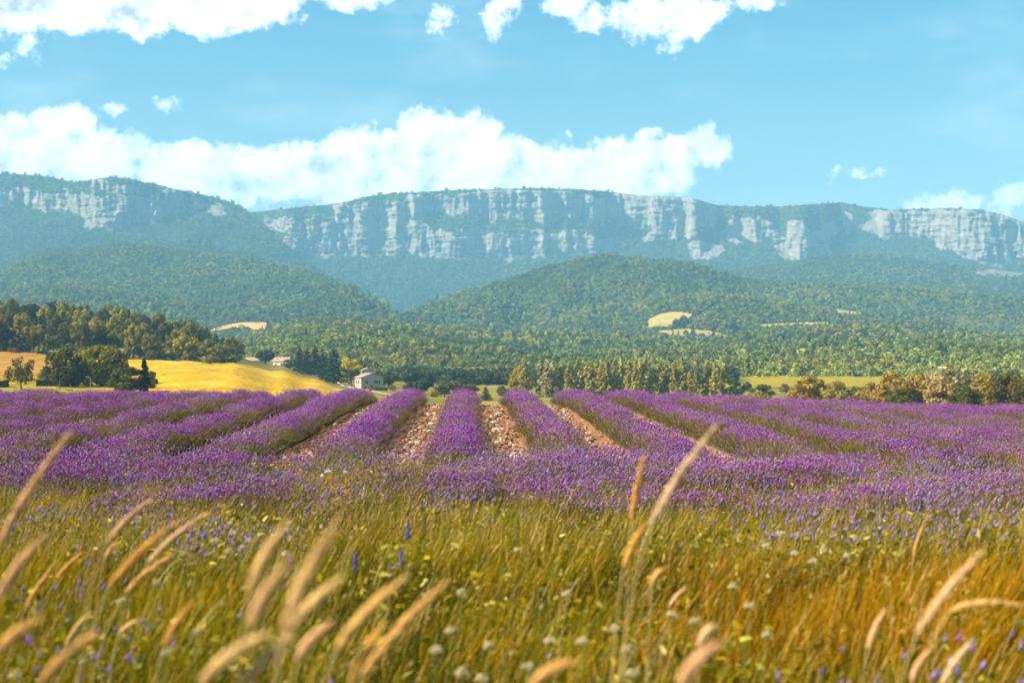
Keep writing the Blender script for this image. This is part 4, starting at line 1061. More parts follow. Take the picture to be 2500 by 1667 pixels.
PURP = [(0.34, 0.075, 0.45), (0.29, 0.06, 0.40), (0.42, 0.13, 0.52), (0.19, 0.045, 0.38), (0.42, 0.17, 0.52), (0.34, 0.06, 0.36)]
FADED = [(0.37, 0.27, 0.32), (0.35, 0.23, 0.15), (0.40, 0.28, 0.16), (0.29, 0.18, 0.33)]
STEM = [(0.15, 0.13, 0.04), (0.24, 0.18, 0.06), (0.11, 0.10, 0.03), (0.32, 0.22, 0.07)]
def lavender_plant(name, seed, n=560, bloom=0.95, faded=0.2, tone=1.0):
    """one bushy plant of a row: x across the row, y along it"""
    s = Sprig(seed); r = s.r
    for k in range(n):
        p = r.uniform(-1, 1); p = math.copysign(abs(p) ** 0.9, p); q = r.uniform(-1, 1)
        dome = max(0.0, 1 - abs(p) ** 1.9) ** 0.7
        b = np.array([0.30 * p, 0.31 * q, 0.03 + 0.19 * dome]) + r.normal(size=3) * 0.012
        d = np.array([1.05 * p * abs(p) ** 0.4 + 0.20 + r.normal() * 0.16, 0.10 * q + r.normal() * 0.16, 0.95]); d /= np.linalg.norm(d)
        L = r.uniform(0.12, 0.235) * (0.9 if abs(p) > 0.8 else 1.0) * (1.3 if r.random() < 0.08 else 1.0)
        tip = b + d * L; side = np.cross(d, r.normal(size=3)); side /= np.linalg.norm(side)
        sc = np.array(STEM[r.integers(0, 4)]) * r.uniform(0.8, 1.25)
        n0 = len(s.v); w = 0.0032; s.v += [b - side * w, b + side * w, tip]; s.t.append((n0, n0 + 1, n0 + 2)); s.tc.append(tuple(sc))
        if r.random() < bloom * (1 - 0.90 * min(1.0, max(0.0, (abs(p) - 0.34) / 0.40))):
            c = np.array(FADED[r.integers(0, 4)] if r.random() < faded + (0.35 if abs(p) > 0.75 else 0) else PURP[r.integers(0, 6)]) * r.uniform(0.85, 1.15) * tone
            L2 = r.uniform(0.030, 0.056); rad = r.uniform(0.0052, 0.0082); a = side; e = np.cross(d, a)
            n0 = len(s.v); m_ = tip + d * L2 * 0.42
            s.v += [tip, m_ + a * rad, m_ + (-0.5 * a + 0.866 * e) * rad, m_ + (-0.5 * a - 0.866 * e) * rad, tip + d * L2]
            for j in range(3):
                j1 = n0 + 1 + j; j2 = n0 + 1 + (j + 1) % 3
                s.t += [(n0, j2, j1), (j1, j2, n0 + 4)]; s.tc += [tuple(c * 0.85), tuple(c * (1.0 + 0.12 * (j - 1)))]
    return s.mesh(name, M_PLANT)
LAV = [lavender_plant('lavender_plant_%d' % k, 40 + k, bloom=0.93, faded=0.20) for k in range(6)]
LAV += [lavender_plant('lavender_faded_%d' % k, 60 + k, bloom=0.78, faded=0.60) for k in range(4)]
LAV += [lavender_plant('lavender_stems_%d' % k, 70 + k, bloom=0.42, faded=0.55) for k in range(3)]
M_MOUND = mat_ground('lavender_leaf_mound', [(0.3, (0.035, 0.032, 0.014)), (0.7, (0.10, 0.09, 0.035))], 30, 5, 1.0)
M_STONE = mat_leaf('limestone_chip', 'tint', trans=0.0, jitter=0.0)

def lavender_row(name, label, group, line, s0, s1, half, high, seed, bloom_bias=0.0, lanes=None, thin=0.0):
    """line(t) -> centre x,y and unit direction; the row is a mound with its tufts"""
    r = np.random.default_rng(seed)
    ts = np.arange(s0, s1 + 0.1, 0.16); nu = len(ts); nv = 13
    cx, cy_, ux, uy = line(ts)
    ph = np.linspace(-1, 1, nv)
    hgt = high * (0.78 + 0.44 * fbm(ts / 0.7, ts * 0 + seed, seed, 2)); wid = half * (0.84 + 0.32 * fbm(ts / 0.9, ts * 0 + 3.3, seed + 1, 2))
    end = smooth01((ts - s0) / 0.5 + 0.25) * smooth01((s1 - ts) / 0.5 + 0.25)
    hgt = hgt * end
    px_, py_ = uy, -ux                      # across the row
    def surf(k, p, f_=1.0):
        off = wid[k] * p * f_
        X = cx[k] + px_[k] * off; Y = cy_[k] + py_[k] * off
        return X, Y, G(X, Y) + hgt[k] * f_ * np.clip(1 - np.abs(p) ** 1.9, 0, 1) ** 0.7
    K, Ph = np.meshgrid(np.arange(nu), ph, indexing='ij')
    X, Y, Z = surf(K.ravel(), Ph.ravel(), 0.60)
    Z = Z - 0.015 * (np.abs(Ph.ravel()) > 0.98)
    mid = nu // 2
    org = np.array([cx[mid], cy_[mid], G1(cx[mid], cy_[mid])])
    root = thing(name, org, label, 'lavender', group)
    v = np.stack([X, Y, Z], 1) - org
    obj('leaf_mound', mesh_np('leaf_mound', v, grid_faces(nu, nv), M_MOUND, True), root)
    step = 0.46
    lanes = lanes or [0.0]
    P_, K_ = [], []
    for ln in lanes:
        t = np.arange(s0 + 0.1, s1 - 0.05, step); t = t + r.uniform(-0.07, 0.07, len(t)) + (0.23 if len(lanes) > 1 and r.random() < .5 else 0); P_.append(t); K_.append(np.full(len(t), ln))
    t = np.concatenate(P_); ln = np.concatenate(K_); n = len(t)
    cx2, cy2, ux2, uy2 = line(t)
    off = ln + r.normal(size=n) * 0.025
    X = cx2 + uy2 * off; Y = cy2 - ux2 * off
    ok = (np.abs(X) < 0.40 * Y + 4.5) & (fbm(X / 0.9 + seed, Y / 0.9, seed + 15, 2) > thin)
    old = fbm(X / 1.5 + seed, Y / 2.2, seed + 5, 3) + r.normal(size=n) * 0.05 - bloom_bias
    idx = np.where(old > 0.62, r.integers(10, 13, n), np.where(old > 0.53, r.integers(6, 10, n), r.integers(0, 6, n)))
    rot = np.stack([r.normal(size=n) * 0.04, r.normal(size=n) * 0.05, np.arctan2(-ux2, uy2) + r.uniform(-0.25, 0.25, n)], 1)
    w_ = (half / 0.50) * r.uniform(0.88, 1.12, n); h_ = (high / 0.31) * r.uniform(0.80, 1.16, n) * np.clip(np.minimum(t - s0, s1 - t) / 0.5 + 0.55, 0, 1) * (1 if len(lanes) == 1 else r.uniform(0.75, 1.2, n))
    tone = r.uniform(0.88, 1.12, n)[:, None] * (1 + 0.03 * r.normal(size=(n, 3)))
    pts = np.stack([X, Y, G(X, Y)], 1) - org
    scatter('flower_stems', pts[ok], rot[ok], np.stack([w_, np.where(r.random(n) < 0.5, -1.0, 1.0), h_], 1)[ok], idx[ok], np.concatenate([tone, np.ones((n, 1))], 1)[ok], LAV, root)
    return root

SLOPE = -0.0288
def along(x0):
    k = math.hypot(1, SLOPE)
    return lambda t: (x0 + SLOPE * t, t, np.full(np.shape(t), SLOPE / k), np.full(np.shape(t), 1 / k))
for k in range(-12, 14):
    if k == 0: lab = 'central lavender row pointing straight away from the camera'
    else: lab = '%s lavender row to the %s of the central row' % (ORD[abs(k) - 1], 'right' if k > 0 else 'left')
    lavender_row('lavender_row', lab, 'parallel lavender rows', along(-0.23 + 1.5 * k), 18.0, 43.5, 0.52, 0.275, 300 + k, bloom_bias=0.01 if abs(k) < 3 else -0.01)
def across(y0, wob):
    return lambda t: (t, y0 + 0.28 * np.sin(t * 0.5 + wob) + 0.16 * np.sin(t * 1.7 + 2 * wob), np.ones(np.shape(t)), np.zeros(np.shape(t)))
lavender_row('lavender_row', 'deep purple lavender strip crossing in front of the row ends', 'lavender strips across the row ends', across(16.5, 0.3), -11.5, 11.5, 0.80, 0.24, 401, bloom_bias=-0.01, lanes=[-0.65, -0.1, 0.5], thin=0.44)
lavender_row('lavender_row', 'lavender strip mixed with green weeds behind the verge', 'lavender strips across the row ends', across(14.6, 1.7), -11, 11, 0.85, 0.25, 402, bloom_bias=-0.01, lanes=[-0.6, 0.0, 0.6], thin=0.46)
lavender_row('lavender_row', 'sparse faded lavender strip half lost in the verge grass', 'lavender strips across the row ends', across(12.7, 2.6), -10, 10, 0.7, 0.24, 403, bloom_bias=-0.02, lanes=[-0.4, 0.3], thin=0.56)

# ------------------------------------------------------------------ stones in the gaps
def stone_mesh(name, seed, mat):
    import bmesh
    bm = bmesh.new(); bmesh.ops.create_icosphere(bm, subdivisions=2, radius=1.0); r = random.Random(seed)
    ax = [Vector((r.gauss(0, 1), r.gauss(0, 1), r.gauss(0, 1))).normalized() for _ in range(9)]; off = [r.uniform(0.55, 0.9) for _ in ax]
    for v in bm.verts:
        for a, o in zip(ax, off):
            dd = v.co.dot(a)
            if dd > o: v.co -= a * (dd - o)
        v.co = Vector((v.co.x * 1.15, v.co.y * 0.9, v.co.z * 0.62))
    me = bpy.data.meshes.new(name); bm.to_mesh(me); bm.free(); me.materials.append(mat)
    return me
CHIPS = [stone_mesh('stone_chip_%d' % k, k, M_STONE) for k in range(5)]
r = np.random.default_rng(91); pts = []
n = 34000
k = r.integers(-8, 8, n); gx = -0.23 + 1.5 * (k + 0.5) + r.normal(size=n) * 0.17; Y = r.uniform(18.5, 40, n); X = gx + SLOPE * Y
s = np.clip(r.lognormal(-4.0, 0.55, n), 0.008, 0.06)
Z = G(X, Y) + s * 0.18
shade = r.uniform(0.55, 1.25, n)[:, None] * np.where(r.random(n)[:, None] < 0.35, np.array([[0.44, 0.33, 0.23]]), np.array([[0.28, 0.135, 0.07]]))
scatter('gravel', np.stack([X, Y, Z], 1), r.uniform(-0.6, 0.6, (n, 3)) + np.stack([0 * X, 0 * X, r.uniform(0, 6, n)], 1), np.stack([s, s, s], 1), r.integers(0, 5, n), np.concatenate([shade, np.ones((n, 1))], 1), CHIPS, label='loose tan and white stones covering the gaps between rows')
M_ROCK = mat_simple('pale_limestone', (0.60, 0.47, 0.36), 0.9, 0.15, 9, 0.5)
ROCKS = [stone_mesh('field_stone_%d' % k, 20 + k, M_ROCK) for k in range(4)]
GAPN = {-3: 'third gap left of the central row', -2: 'second gap left of the central row', -1: 'gap just left of the central row', 0: 'gap just right of the central row', 1: 'second gap right of the central row', 2: 'third gap right of the central row'}
rr = random.Random(4)
for g_ in (-2, -1, 0, 1, 2):
    for j in range(5):
        Y = 20.8 + 3.0 * j + rr.uniform(-0.9, 0.9); X = -0.23 + 1.5 * (g_ + 0.5) + SLOPE * Y + rr.uniform(-0.20, 0.20); s = rr.uniform(0.045, 0.085)
        o = obj('field_stone', rr.choice(ROCKS), None, (X, Y, G1(X, Y) + s * 0.3), '%s pale limestone rock lying in the %s' % (['nearest', 'second nearest', 'third nearest', 'fourth nearest', 'farthest'][j], GAPN[g_]), 'stone', 'rocks in the ' + GAPN[g_])
        o.scale = (s, s, s); o.rotation_euler = (rr.uniform(-.3, .3), rr.uniform(-.3, .3), rr.uniform(0, 6))

# ------------------------------------------------------------------ verge grass
def ribbons(b, p1, p2, side, w, c):
    """flat two-piece blades: verts, quads, tris, colours"""
    n = len(b); s_ = side * w[:, None]
    v = np.stack([b - s_, b + s_, p1 - s_ * 0.85, p1 + s_ * 0.85, p2], 1).reshape(-1, 3)
    k = np.arange(n)[:, None] * 5
    return v, k + np.array([[0, 1, 3, 2]]), k + np.array([[2, 3, 4]]), c, c
def spindles(p, d, L, rad, c):
    n = len(p); a = np.cross(d, np.array([0.3, 0.9, 0.1])); a /= np.linalg.norm(a, axis=1)[:, None]; e = np.cross(d, a)
    m1 = p + d * (L * 0.4)[:, None]; rr_ = rad[:, None]
    v = np.stack([p, m1 + a * rr_, m1 + e * rr_, m1 - a * rr_, m1 - e * rr_, p + d * L[:, None]], 1).reshape(-1, 3)
    k = np.arange(n)[:, None] * 6
    t = np.concatenate([k + np.array([[0, 2, 1]]), k + np.array([[0, 3, 2]]), k + np.array([[0, 4, 3]]), k + np.array([[0, 1, 4]]), k + np.array([[1, 2, 5]]), k + np.array([[2, 3, 5]]), k + np.array([[3, 4, 5]]), k + np.array([[4, 1, 5]])], 0)
    return v, np.zeros((0, 4), int), t, c[:0], np.concatenate([c * q for q in (.85, .9, .95, 1, 1.1, .95, 1.05, 1)], 0)
def merge(parts, name, mat):
    V, Q, T_, CQ, CT = [], [], [], [], []; n0 = 0
    for v, q, t, cq, ct in parts: V.append(v); Q.append(q + n0); T_.append(t + n0); CQ.append(cq); CT.append(ct); n0 += len(v)
    c = np.concatenate(CQ + CT, 0); c = np.clip(c, 0, 0.95)
    return mesh_np(name, np.concatenate(V), [np.concatenate(Q), np.concatenate(T_)], mat, False, {'hue': ('FLOAT_COLOR', 'FACE', np.concatenate([c, np.ones((len(c), 1))], 1))})
def unit(a): return a / np.linalg.norm(a, axis=1)[:, None]
r = np.random.default_rng(17)
def spot(n, y0=2.2, y1=17.6, pw=1.35):
    """places on the verge: more of them close by where each blade shows larger"""
    Y = (r.uniform(y0 ** pw, y1 ** pw, n)) ** (1 / pw); X = r.uniform(-1, 1, n) * (0.40 * Y + 3.4)
    return X, Y, 1250 + X / Y * F
def pick(pal, n): return np.array(pal)[r.integers(0, len(pal), n)] * r.uniform(0.72, 1.28, n)[:, None]
GREEN = [(0.16, 0.15, 0.004), (0.27, 0.205, 0.006), (0.085, 0.095, 0.004), (0.42, 0.28, 0.01)]
GOLD = [(0.44, 0.18, 0.005), (0.34, 0.165, 0.005), (0.18, 0.135, 0.004), (0.52, 0.20, 0.005), (0.40, 0.25, 0.008)]
STRAW = [(0.62, 0.42, 0.14), (0.52, 0.33, 0.08), (0.70, 0.52, 0.24)]
SHADY = [(0.03, 0.035, 0.004), (0.06, 0.055, 0.006)]  # near-black blade colours that paint shadows into patches of the grass
parts = []
def goldness(X, Y, px): return smooth01((px - 1350) / 420) * smooth01((Y - 5.4) / 0.9) * smooth01((9.4 - Y) / 1.2) + 0.25 * smooth01((fbm(X / 0.9, Y / 1.2, 76, 3) - 0.5) * 5)
# blades of grass
n = 370000; X, Y, px = spot(n)
tuft = fbm(X / 0.16, Y / 0.16, 81, 2); hump = fbm(X / 0.7, Y / 0.9, 82, 3); gd = np.clip(goldness(X, Y, px), 0, 1)
L = r.uniform(0.13, 0.36, n) * (1 - 0.30 * smooth01((Y - 13) / 3)) * (0.55 + 0.9 * hump) * (0.7 + 0.6 * tuft) * (1 + 0.15 * gd)
b = np.stack([X, Y, G(X, Y)], 1)
lean = 0.26 + 0.5 * (fbm(X / 0.5, Y / 0.5, 83, 2) - 0.5)
d = unit(np.stack([r.normal(size=n) * 0.26 + lean, r.normal(size=n) * 0.28, np.full(n, 1.0)], 1))
bend = np.stack([lean + r.normal(size=n) * 0.3, r.normal(size=n) * 0.3, np.full(n, -0.25)], 1) * (0.28 * L)[:, None]
c = pick(GREEN, n); ug = r.random(n)[:, None]
c = np.where(ug < gd[:, None] * 0.85, pick(GOLD, n), c)
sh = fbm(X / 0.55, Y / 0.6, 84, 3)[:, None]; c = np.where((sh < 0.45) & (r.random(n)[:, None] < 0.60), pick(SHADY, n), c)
c = np.where(r.random(n)[:, None] < 0.04 + 0.16 * smooth01((Y[:, None] - 8) / 3), pick(STRAW, n), c)
side = unit(np.cross(d, r.normal(size=(n, 3))))
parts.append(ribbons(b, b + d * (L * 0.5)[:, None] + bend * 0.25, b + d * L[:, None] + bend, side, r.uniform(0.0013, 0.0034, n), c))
# broad leaves of weeds
n = 48000; X, Y, px = spot(n); wz = fbm(X / 0.6, Y / 0.7, 85, 3); k = wz > 0.50; X, Y, px = X[k], Y[k], px[k]; n = len(X)
b = np.stack([X, Y, G(X, Y) + r.uniform(0.02, 0.30, n)], 1); d = unit(np.stack([r.normal(size=n), r.normal(size=n), np.abs(r.normal(size=n)) * 0.6], 1)); L = r.uniform(0.02, 0.065, n)
parts.append(ribbons(b, b + d * (L * 0.55)[:, None], b + d * L[:, None] - np.array([0, 0, 0.008]), unit(np.cross(d, r.normal(size=(n, 3)))), L * 0.2, pick(GREEN + [(0.40, 0.36, 0.05), (0.50, 0.42, 0.12)], n)))
# dry stems with fine seed tips
n = 8200; X, Y, px = spot(n, 2.8); b = np.stack([X, Y, G(X, Y)], 1); L = r.uniform(0.22, 0.50, n); d = unit(np.stack([r.normal(size=n) * 0.2 + 0.34, r.normal(size=n) * 0.25, np.full(n, 1.0)], 1)); bend = np.stack([0.35 * L, 0 * L, -0.1 * L], 1) * 0.4
c = pick(STRAW, n); p2 = b + d * L[:, None] + bend
parts.append(ribbons(b, b + d * (L * 0.5)[:, None] + bend * 0.25, p2, unit(np.cross(d, r.normal(size=(n, 3)))), np.full(n, 0.0013), c))
k = r.random(n) < 0.55; parts.append(spindles(p2[k] - d[k] * 0.01, unit(d[k] + np.array([0.3, 0, -0.1])), r.uniform(0.02, 0.06, k.sum()), r.uniform(0.0018, 0.0036, k.sum()), c[k]))
# lavender sprigs gone wild in the grass
n = 46000; X, Y, px = spot(n, 3.6)
lv = np.clip(0.75 * smooth01((Y - 10.3) / 2.5) + 0.45 * smooth01((5.4 - Y) / 0.9) + 0.30 * smooth01((900 - px) / 500) + 0.55 * smooth01((np.abs(px - 1150) - 420) / 450) * smooth01((Y - 7.6) / 1.4), 0, 1) * smooth01((fbm(X / 0.55, Y / 0.75, 86, 3) - 0.40) * 5) * (1 - 0.8 * np.clip(goldness(X, Y, px), 0, 1))
k = r.random(n) < lv; X, Y = X[k], Y[k]; n = len(X)
b = np.stack([X, Y, G(X, Y)], 1); L = r.uniform(0.24, 0.42, n); d = unit(np.stack([r.normal(size=n) * 0.16 + 0.30, r.normal(size=n) * 0.2, np.full(n, 1.0)], 1)); tp = b + d * L[:, None]
parts.append(ribbons(b, b + d * (L * 0.5)[:, None], tp, unit(np.cross(d, r.normal(size=(n, 3)))), np.full(n, 0.0014), pick(STEM, n) * 1.2))
cl = pick([(0.24, 0.15, 0.42), (0.30, 0.18, 0.46), (0.20, 0.15, 0.40), (0.36, 0.28, 0.42), (0.34, 0.16, 0.44)], n)
parts.append(spindles(tp - d * 0.01, d, r.uniform(0.032, 0.060, n), r.uniform(0.0052, 0.0085, n), cl))
obj('verge_grass', merge(parts, 'verge_grass', M_WILD), kind='stuff', label='tangle of green and golden wild grass with stray lavender sprigs')

# ------------------------------------------------------------------ tall grass stalks with seed heads, each one a thing
HEADC = [(0.95, 0.53, 0.17), (0.95, 0.57, 0.23), (0.93, 0.48, 0.11), (0.95, 0.55, 0.27)]
def stalk(tip, bot, wpx, label, real=0.027, pale=0.0, seed=0, root_dx=None):
    rs = np.random.default_rng(1000 + seed)
    d = max(1.9, real * F / wpx)
    ex, ey = (tip[0] - bot[0]) * 0.10, (tip[1] - bot[1]) * 0.10
    Pt = P(tip[0] + ex, tip[1] + ey, d * 0.985); Pb = P(bot[0] - ex, bot[1] - ey, d)
    dirv = Pt - Pb; hor = dirv[0]
    Xr = Pb[0] - (hor * 0.9 if root_dx is None else root_dx); Yr = d + rs.uniform(-0.05, 0.12)
    zr = G1(Xr, Yr)
    if zr > Pb[2] - 0.15: zr = Pb[2] - 0.35
    root = thing('grass_stalk', (Xr, Yr, zr), label, 'grass', 'tall seeded grass stalks in the foreground')
    R0 = np.array([Xr, Yr, zr]); pb = Pb - R0; pt = Pt - R0
    ctrl = np.array([pb[0] - hor * 0.62, pb[1] * 0.6, pb[2] - dirv[2] * 0.95 - 0.02])
    ctrl[2] = np.clip(ctrl[2], 0.12, pb[2] * 0.85)
    ts = np.linspace(0, 1, 9)[:, None]
    st = (1 - ts) ** 2 * 0 + 2 * ts * (1 - ts) * ctrl + ts ** 2 * pb
    c = np.array(HEADC[rs.integers(0, 4)]) * rs.uniform(0.9, 1.1); c = c * (1 - pale) + np.array([0.80, 0.68, 0.50]) * pale
    sm = Sprig(seed); 
    mb = MB().tube([tuple(p) for p in st], [0.0019] * 5 + [0.0016] * 4, 5)
    me = mb.mesh('stem', M_STRAW, True); obj('stem', me, root)
    # seed head: a curved spindle of many small spikelets
    hs = Sprig(seed + 500); tang0 = pb - st[-2]; tang0 /= np.linalg.norm(tang0); Lh = np.linalg.norm(pt - pb); mid = 0.45 * (pb + tang0 * Lh * 0.5) + 0.55 * (pb + pt) / 2
    nsp = 170
    for k in range(nsp):
        t = (k + rs.random()) / nsp
        q = (1 - t) ** 2 * pb + 2 * t * (1 - t) * mid + t * t * pt
        tg = 2 * (1 - t) * (mid - pb) + 2 * t * (pt - mid); tg /= np.linalg.norm(tg)
        prof = real * 0.185 * (np.sin(pi * (0.06 + 0.90 * t) ** 0.72) ** 1.1) + 0.0007
        o = np.cross(tg, rs.normal(size=3)); o /= np.linalg.norm(o)
        base = q + o * prof * 0.35; dv = tg * 1.0 + o * rs.uniform(0.25, 0.55)
        hs.spindle(base - tg * 0.004, dv, prof * 1.8 + 0.008, prof * 0.55 + 0.0014, tuple(np.clip(c * rs.uniform(0.85, 1.15), 0, .95)), 4)
        if k % 2 == 0:
            e = base + dv / np.linalg.norm(dv) * (prof * 1.4 + 0.017 + rs.random() * 0.012); sd = np.cross(dv, o); sd = sd / (np.linalg.norm(sd) + 1e-9)
            hs.blade([base, (base + e) / 2, e], [0.0004, 0.0003, 0], sd, tuple(np.clip(c * 1.1, 0, .9)))
    obj('seed_head', hs.mesh('seed_head', M_WILD), root)
    lf = Sprig(seed + 900)
    for j in range(2):
        t0 = st[1 + j]; dl = np.array([rs.normal() * 0.5 + 0.35, rs.normal() * 0.3, 0.8]); dl /= np.linalg.norm(dl); Ll = rs.uniform(0.12, 0.22)
        lf2 = Sprig(seed + 910 + j); lf2.blade([t0, t0 + dl * Ll * 0.4, t0 + dl * Ll * 0.75 + np.array([0.02, 0, -0.01]), t0 + dl * Ll + np.array([0.06, 0, -0.05])], [0.003, 0.0032, 0.002, 0], np.array([0.2, 0.95, 0.1]), (0.34, 0.26, 0.07))
        obj('leaf', lf2.mesh('leaf', M_WILD), root)
M_STRAW = mat_simple('straw_stem', (0.50, 0.36, 0.14), 0.7, 0.1, 20)
STALKS = [
    ((155, 1082), (8, 1315), 34, 'tallest tan seed head rising at the far left edge'),
    ((361, 1228), (270, 1316), 26, 'curved tan seed head above the left group'),
    ((494, 1262), (375, 1362), 24, 'tan seed head leaning farthest right in the left group'),
    ((421, 1287), (284, 1416), 34, 'thick brown seed head in the middle of the left group'),
    ((411, 1362), (316, 1440), 24, 'short tan seed head below the thick brown one'),
    ((98, 1322), (2, 1452), 40, 'wide blurred seed head against the left edge'),
    ((133, 1380), (72, 1470), 20, 'thin seed head just right of the wide blurred one'),
    ((197, 1353), (143, 1408), 18, 'small seed head between the left edge and the thick brown one'),
    ((281, 1330), (259, 1362), 20, 'tiny tan seed tip under the curved seed head'),
    ((466, 1480), (408, 1568), 36, 'arching seed head at lower left bending over the grass'),
    ((215, 1500), (166, 1567), 22, 'narrow pale seed head low in the left corner area'),
    ((224, 1558), (114, 1654), 46, 'broad blurred seed head near the lower left corner'),
    ((82, 1522), (0, 1592), 46, 'blurred seed head cut by the lower left edge'),
    ((329, 1518), (294, 1549), 22, 'small yellow seed head left of the arching one'),
    ((695, 1290), (617, 1430), 48, 'yellow seed head, leftmost of the big blurred cluster'),
    ((803, 1312), (706, 1512), 58, 'brightest and thickest seed head of the big blurred cluster'),
    ((684, 1404), (622, 1512), 54, 'seed head behind the lower part of the brightest one'),
    ((822, 1425), (712, 1542), 50, 'seed head slanting right below the brightest one'),
    ((978, 1424), (838, 1568), 46, 'long seed head right of the big blurred cluster'),
    ((1076, 1438), (902, 1632), 40, 'long orange seed head leaning right at lower centre'),
    ((798, 1532), (732, 1606), 44, 'short seed head at the foot of the big cluster'),
    ((640, 1560), (506, 1660), 54, 'wide golden seed head at the bottom left of the cluster'),
    ((700, 1568), (610, 1662), 54, 'golden seed head at the bottom of the big cluster'),
    ((930, 1540), (862, 1656), 44, 'seed head below the long one right of the cluster'),
    ((1735, 1061), (1603, 1262), 34, 'tall curved pale seed head standing alone right of centre'),
    ((1568, 1130), (1545, 1258), 26, 'upright seed head just left of the tall curved one'),
    ((1573, 1286), (1528, 1376), 28, 'blurred seed head below the upright one'),
    ((1617, 1392), (1594, 1424), 26, 'tiny blurred seed tip right of centre'),
    ((1670, 1440), (1638, 1478), 20, 'slim stalk with a small golden tip right of centre'),
    ((1388, 1620), (1306, 1672), 48, 'blurred seed head at the bottom centre edge'),
    ((2263, 1266), (2233, 1350), 16, 'thin seed head standing in the right hand lavender'),
    ((2387, 1362), (2252, 1532), 36, 'long orange stalk leaning right near the right side'),
    ((2157, 1498), (2123, 1574), 28, 'fluffy pale seed head low on the right'),
    ((2365, 1575), (2306, 1664), 32, 'pale seed head at the lower right edge'),
    ((1740, 1583), (1668, 1666), 54, 'wide orange seed head at the bottom right of centre'),
    ((1740, 1532), (1712, 1572), 36, 'pale blurred tip above the wide orange seed head'),
    ((2478, 1478), (2336, 1490), 30, 'faint arching seed head bending flat at the right edge'),
    ((2263, 1596), (2230, 1656), 30, 'small pinkish seed head by the lower right edge'),
    ((2094, 1402), (2082, 1446), 14, 'small thin seed head in the golden grass'),
    ((1960, 1452), (1946, 1478), 14, 'tiny tan seed head in the golden grass'),
]
for k, (tip, bot, w, lab) in enumerate(STALKS):
    stalk(tip, bot, w * 0.85, lab, pale=0.35 if 'pale' in lab else 0.0, seed=k, root_dx=0.25 if 'flat' in lab else None)

# ------------------------------------------------------------------ wild flowers
def umbel(px, y, size, label, group, colr=(0.66, 0.54, 0.28), name='white_wildflower', zt=0.50):
    d = (CZ - zt - 0.12) * F / (y - HOR); X = (px - 1250) / F * d; zg = G1(X, d); ht = Zy(y, d) - zg
    rs = np.random.default_rng(int(px * 7 + y)); t = thing(name, (X, d, zg), label, 'flower', group)
    MB().tube([(-0.05, 0, 0), (-0.02, 0, ht * 0.6), (0, 0, ht - 0.02)], [0.0022, 0.0018, 0.0012], 5).build('stem', M_GREENSTEM, t, True)
    s = Sprig(int(px)); R = size
    for k in range(26):
        a = rs.uniform(0, 6.28); q = R * math.sqrt(rs.random()); p = np.array([q * cos(a), q * sin(a), ht + 0.35 * R - 0.75 * q * q / R + rs.normal() * 0.003])
        s.spindle(p - np.array([0, 0, .004]), np.array([cos(a) * .3, sin(a) * .3, 1]), 0.010, R * 0.22, tuple(np.array(colr) * rs.uniform(.85, 1.1)), 5)
    obj('flower_head', s.mesh('flower_head', M_WILD), t)
    ry = Sprig(int(px) + 3)
    for k in range(8):
        a = 6.28 * k / 8; e = np.array([R * .7 * cos(a), R * .7 * sin(a), ht - 0.006]); b = np.array([0, 0, ht - 0.03]); ry.blade([b, (b + e) / 2, e], [.0008, .0007, 0], np.array([-sin(a), cos(a), 0]), (0.25, 0.26, 0.06))
    obj('flower_rays', ry.mesh('flower_rays', M_WILD), t)
M_GREENSTEM = mat_simple('green_stem', (0.20, 0.20, 0.04), 0.7, 0.1, 20)
WF = [(1265, 1342), (1128, 1444), (1385, 1447), (1102, 1538), (1066, 1585), (1345, 1563), (1421, 1563), (1291, 1624), (1130, 1639), (1533, 1581), (1544, 1642), (1500, 1534), (1193, 1574), (1175, 1655)]
def flower_set(spots, size, what, where, group, rows, **kw):
    """each flower told apart by its row and its place in it, counted from the left"""
    n = len(spots); by_y = sorted(spots, key=lambda p: p[1]); cut_ = [by_y[round(i * n / len(rows)):round((i + 1) * n / len(rows))] for i in range(len(rows))]
    for rn, row in zip(rows, cut_):
        for k, (px, y) in enumerate(sorted(row)):
            umbel(px, y, size, '%s %s, %s from the left in the %s' % (what, where, ORD[k], rn), group, **kw)
flower_set(WF, 0.019, 'white wildflower', 'in the grass at bottom centre', 'white wildflowers at bottom centre', ['upper row', 'middle row', 'lowest row'])
flower_set([(1791, 1430), (1698, 1515), (1830, 1476), (1872, 1549), (1640, 1500)], 0.018, 'white wildflower', 'in the golden grass', 'white wildflowers in the golden grass', ['scattered group'])
flower_set([(384, 1421), (297, 1467), (37, 1645), (485, 1540), (410, 1590)], 0.018, 'white wildflower', 'among the left grass stalks', 'white wildflowers at the left', ['scattered group'])
flower_set([(525, 1318), (560, 1345), (592, 1338), (610, 1318), (640, 1305), (570, 1300), (700, 1350)], 0.022, 'creamy wildflower', 'above the stalk cluster', 'creamy wildflowers above the stalk cluster', ['upper row', 'lower row'], colr=(0.72, 0.58, 0.30), zt=0.40)
flower_set([(1940, 1349), (2012, 1340), (1905, 1300), (1985, 1368), (2070, 1355), (1870, 1330)], 0.020, 'cream wildflower', 'below the right hand lavender', 'cream wildflowers below the right lavender', ['upper row', 'lower row'], colr=(0.70, 0.58, 0.36), zt=0.40)
flower_set([(798, 1152), (806, 1150), (843, 1152), (787, 1160)], 0.016, 'tiny white flower', 'dotting the purple strip', 'tiny white flowers in the purple strip', ['small group'], colr=(0.85, 0.85, 0.85), zt=0.45)

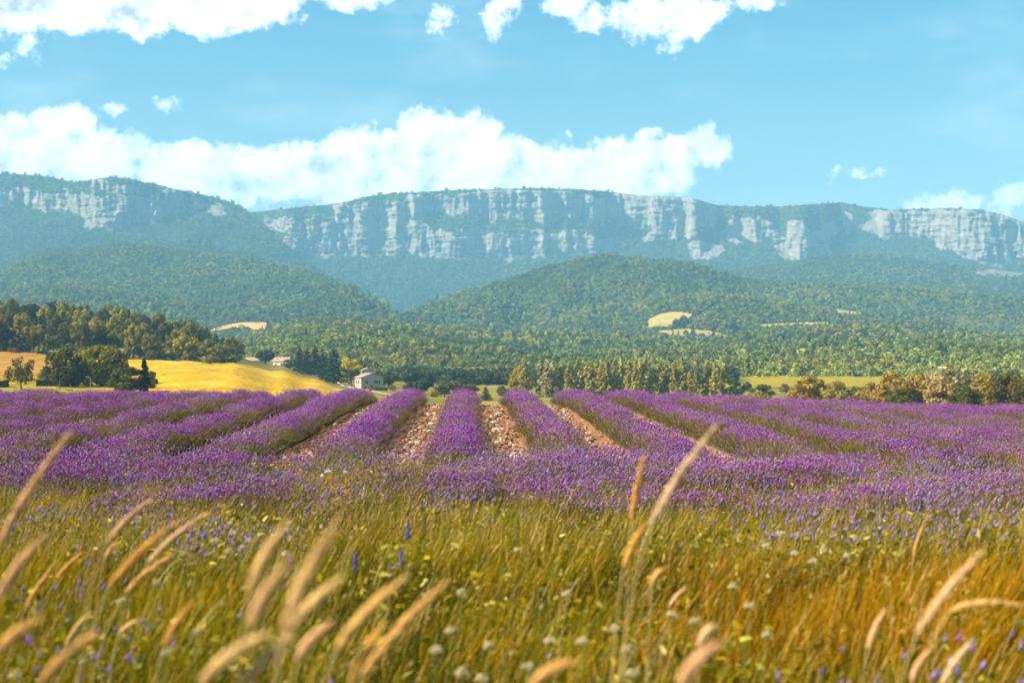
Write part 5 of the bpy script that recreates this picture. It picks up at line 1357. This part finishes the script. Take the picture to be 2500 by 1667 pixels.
def blue_spike(px, y0, y1, label):
    d = 8.2; X = (px - 1250) / F * d; zg = G1(X, d); z0 = Zy(y1, d) - zg; z1 = Zy(y0, d) - zg; rs = np.random.default_rng(int(px))
    t = thing('blue_wildflower', (X, d, zg), label, 'flower', 'blue wildflower spikes')
    MB().tube([(-0.03, 0, 0), (0, 0, z0)], 0.002, 5).build('stem', M_GREENSTEM, t, True)
    s = Sprig(int(px))
    for k in range(40):
        q = rs.random(); a = rs.uniform(0, 6.28); p = np.array([0, 0, z0 + (z1 - z0) * q]); dv = np.array([cos(a), sin(a), .6])
        s.spindle(p, dv, 0.022 * (1.15 - .6 * q), 0.006, [(0.15, 0.13, 0.46), (0.22, 0.17, 0.50), (0.13, 0.15, 0.44)][k % 3], 4)
    obj('flower_spike', s.mesh('flower_spike', M_WILD), t)
blue_spike(996, 1278, 1318, 'highest blue flower spike near the bottom centre')
blue_spike(980, 1345, 1385, 'blue flower spike in the middle of the blue trio')
blue_spike(955, 1378, 1416, 'leftmost blue flower spike of the blue trio')
blue_spike(999, 1396, 1430, 'lowest blue flower spike of the blue trio')
blue_spike(868, 1352, 1395, 'lone blue flower spike beside the thick seed head')

def dock(px, y_top, d, label):
    X = (px - 1250) / F * d; zg = G1(X, d); h = Zy(y_top, d) - zg; rs = np.random.default_rng(3)
    t = thing('dock_plant', (X, d, zg), label, 'plant')
    MB().tube([(0, 0, 0), (0.02, 0, h * .5), (0.0, 0, h)], [0.005, 0.004, 0.002], 5).build('stem', M_RUST, t)
    for k in range(26):
        q = rs.uniform(0.2, 1.0); a = rs.uniform(0, 6.28); s = Sprig(k); p = np.array([0.01, 0, h * q]); dv = np.array([cos(a), sin(a), .5]); dv /= np.linalg.norm(dv); L = 0.16 * (1.15 - .7 * q)
        s.blade([p, p + dv * L * .5, p + dv * L + np.array([0, 0, -.03])], [.006, .020, 0], np.cross(dv, [0, 0, 1.0]), [(0.55, 0.16, 0.03), (0.50, 0.26, 0.05), (0.30, 0.24, 0.03), (0.22, 0.22, 0.03)][k % 4])
        obj('leaf', s.mesh('dock_leaf', M_WILD), t)
M_RUST = mat_simple('rusty_stem', (0.36, 0.12, 0.03), 0.8, 0.1, 20)
dock(812, 1150, 11.4, 'rusty orange dock plant standing in the weeds left of centre')
dock(845, 1172, 11.9, 'second rusty dock plant, smaller, right of the taller one')
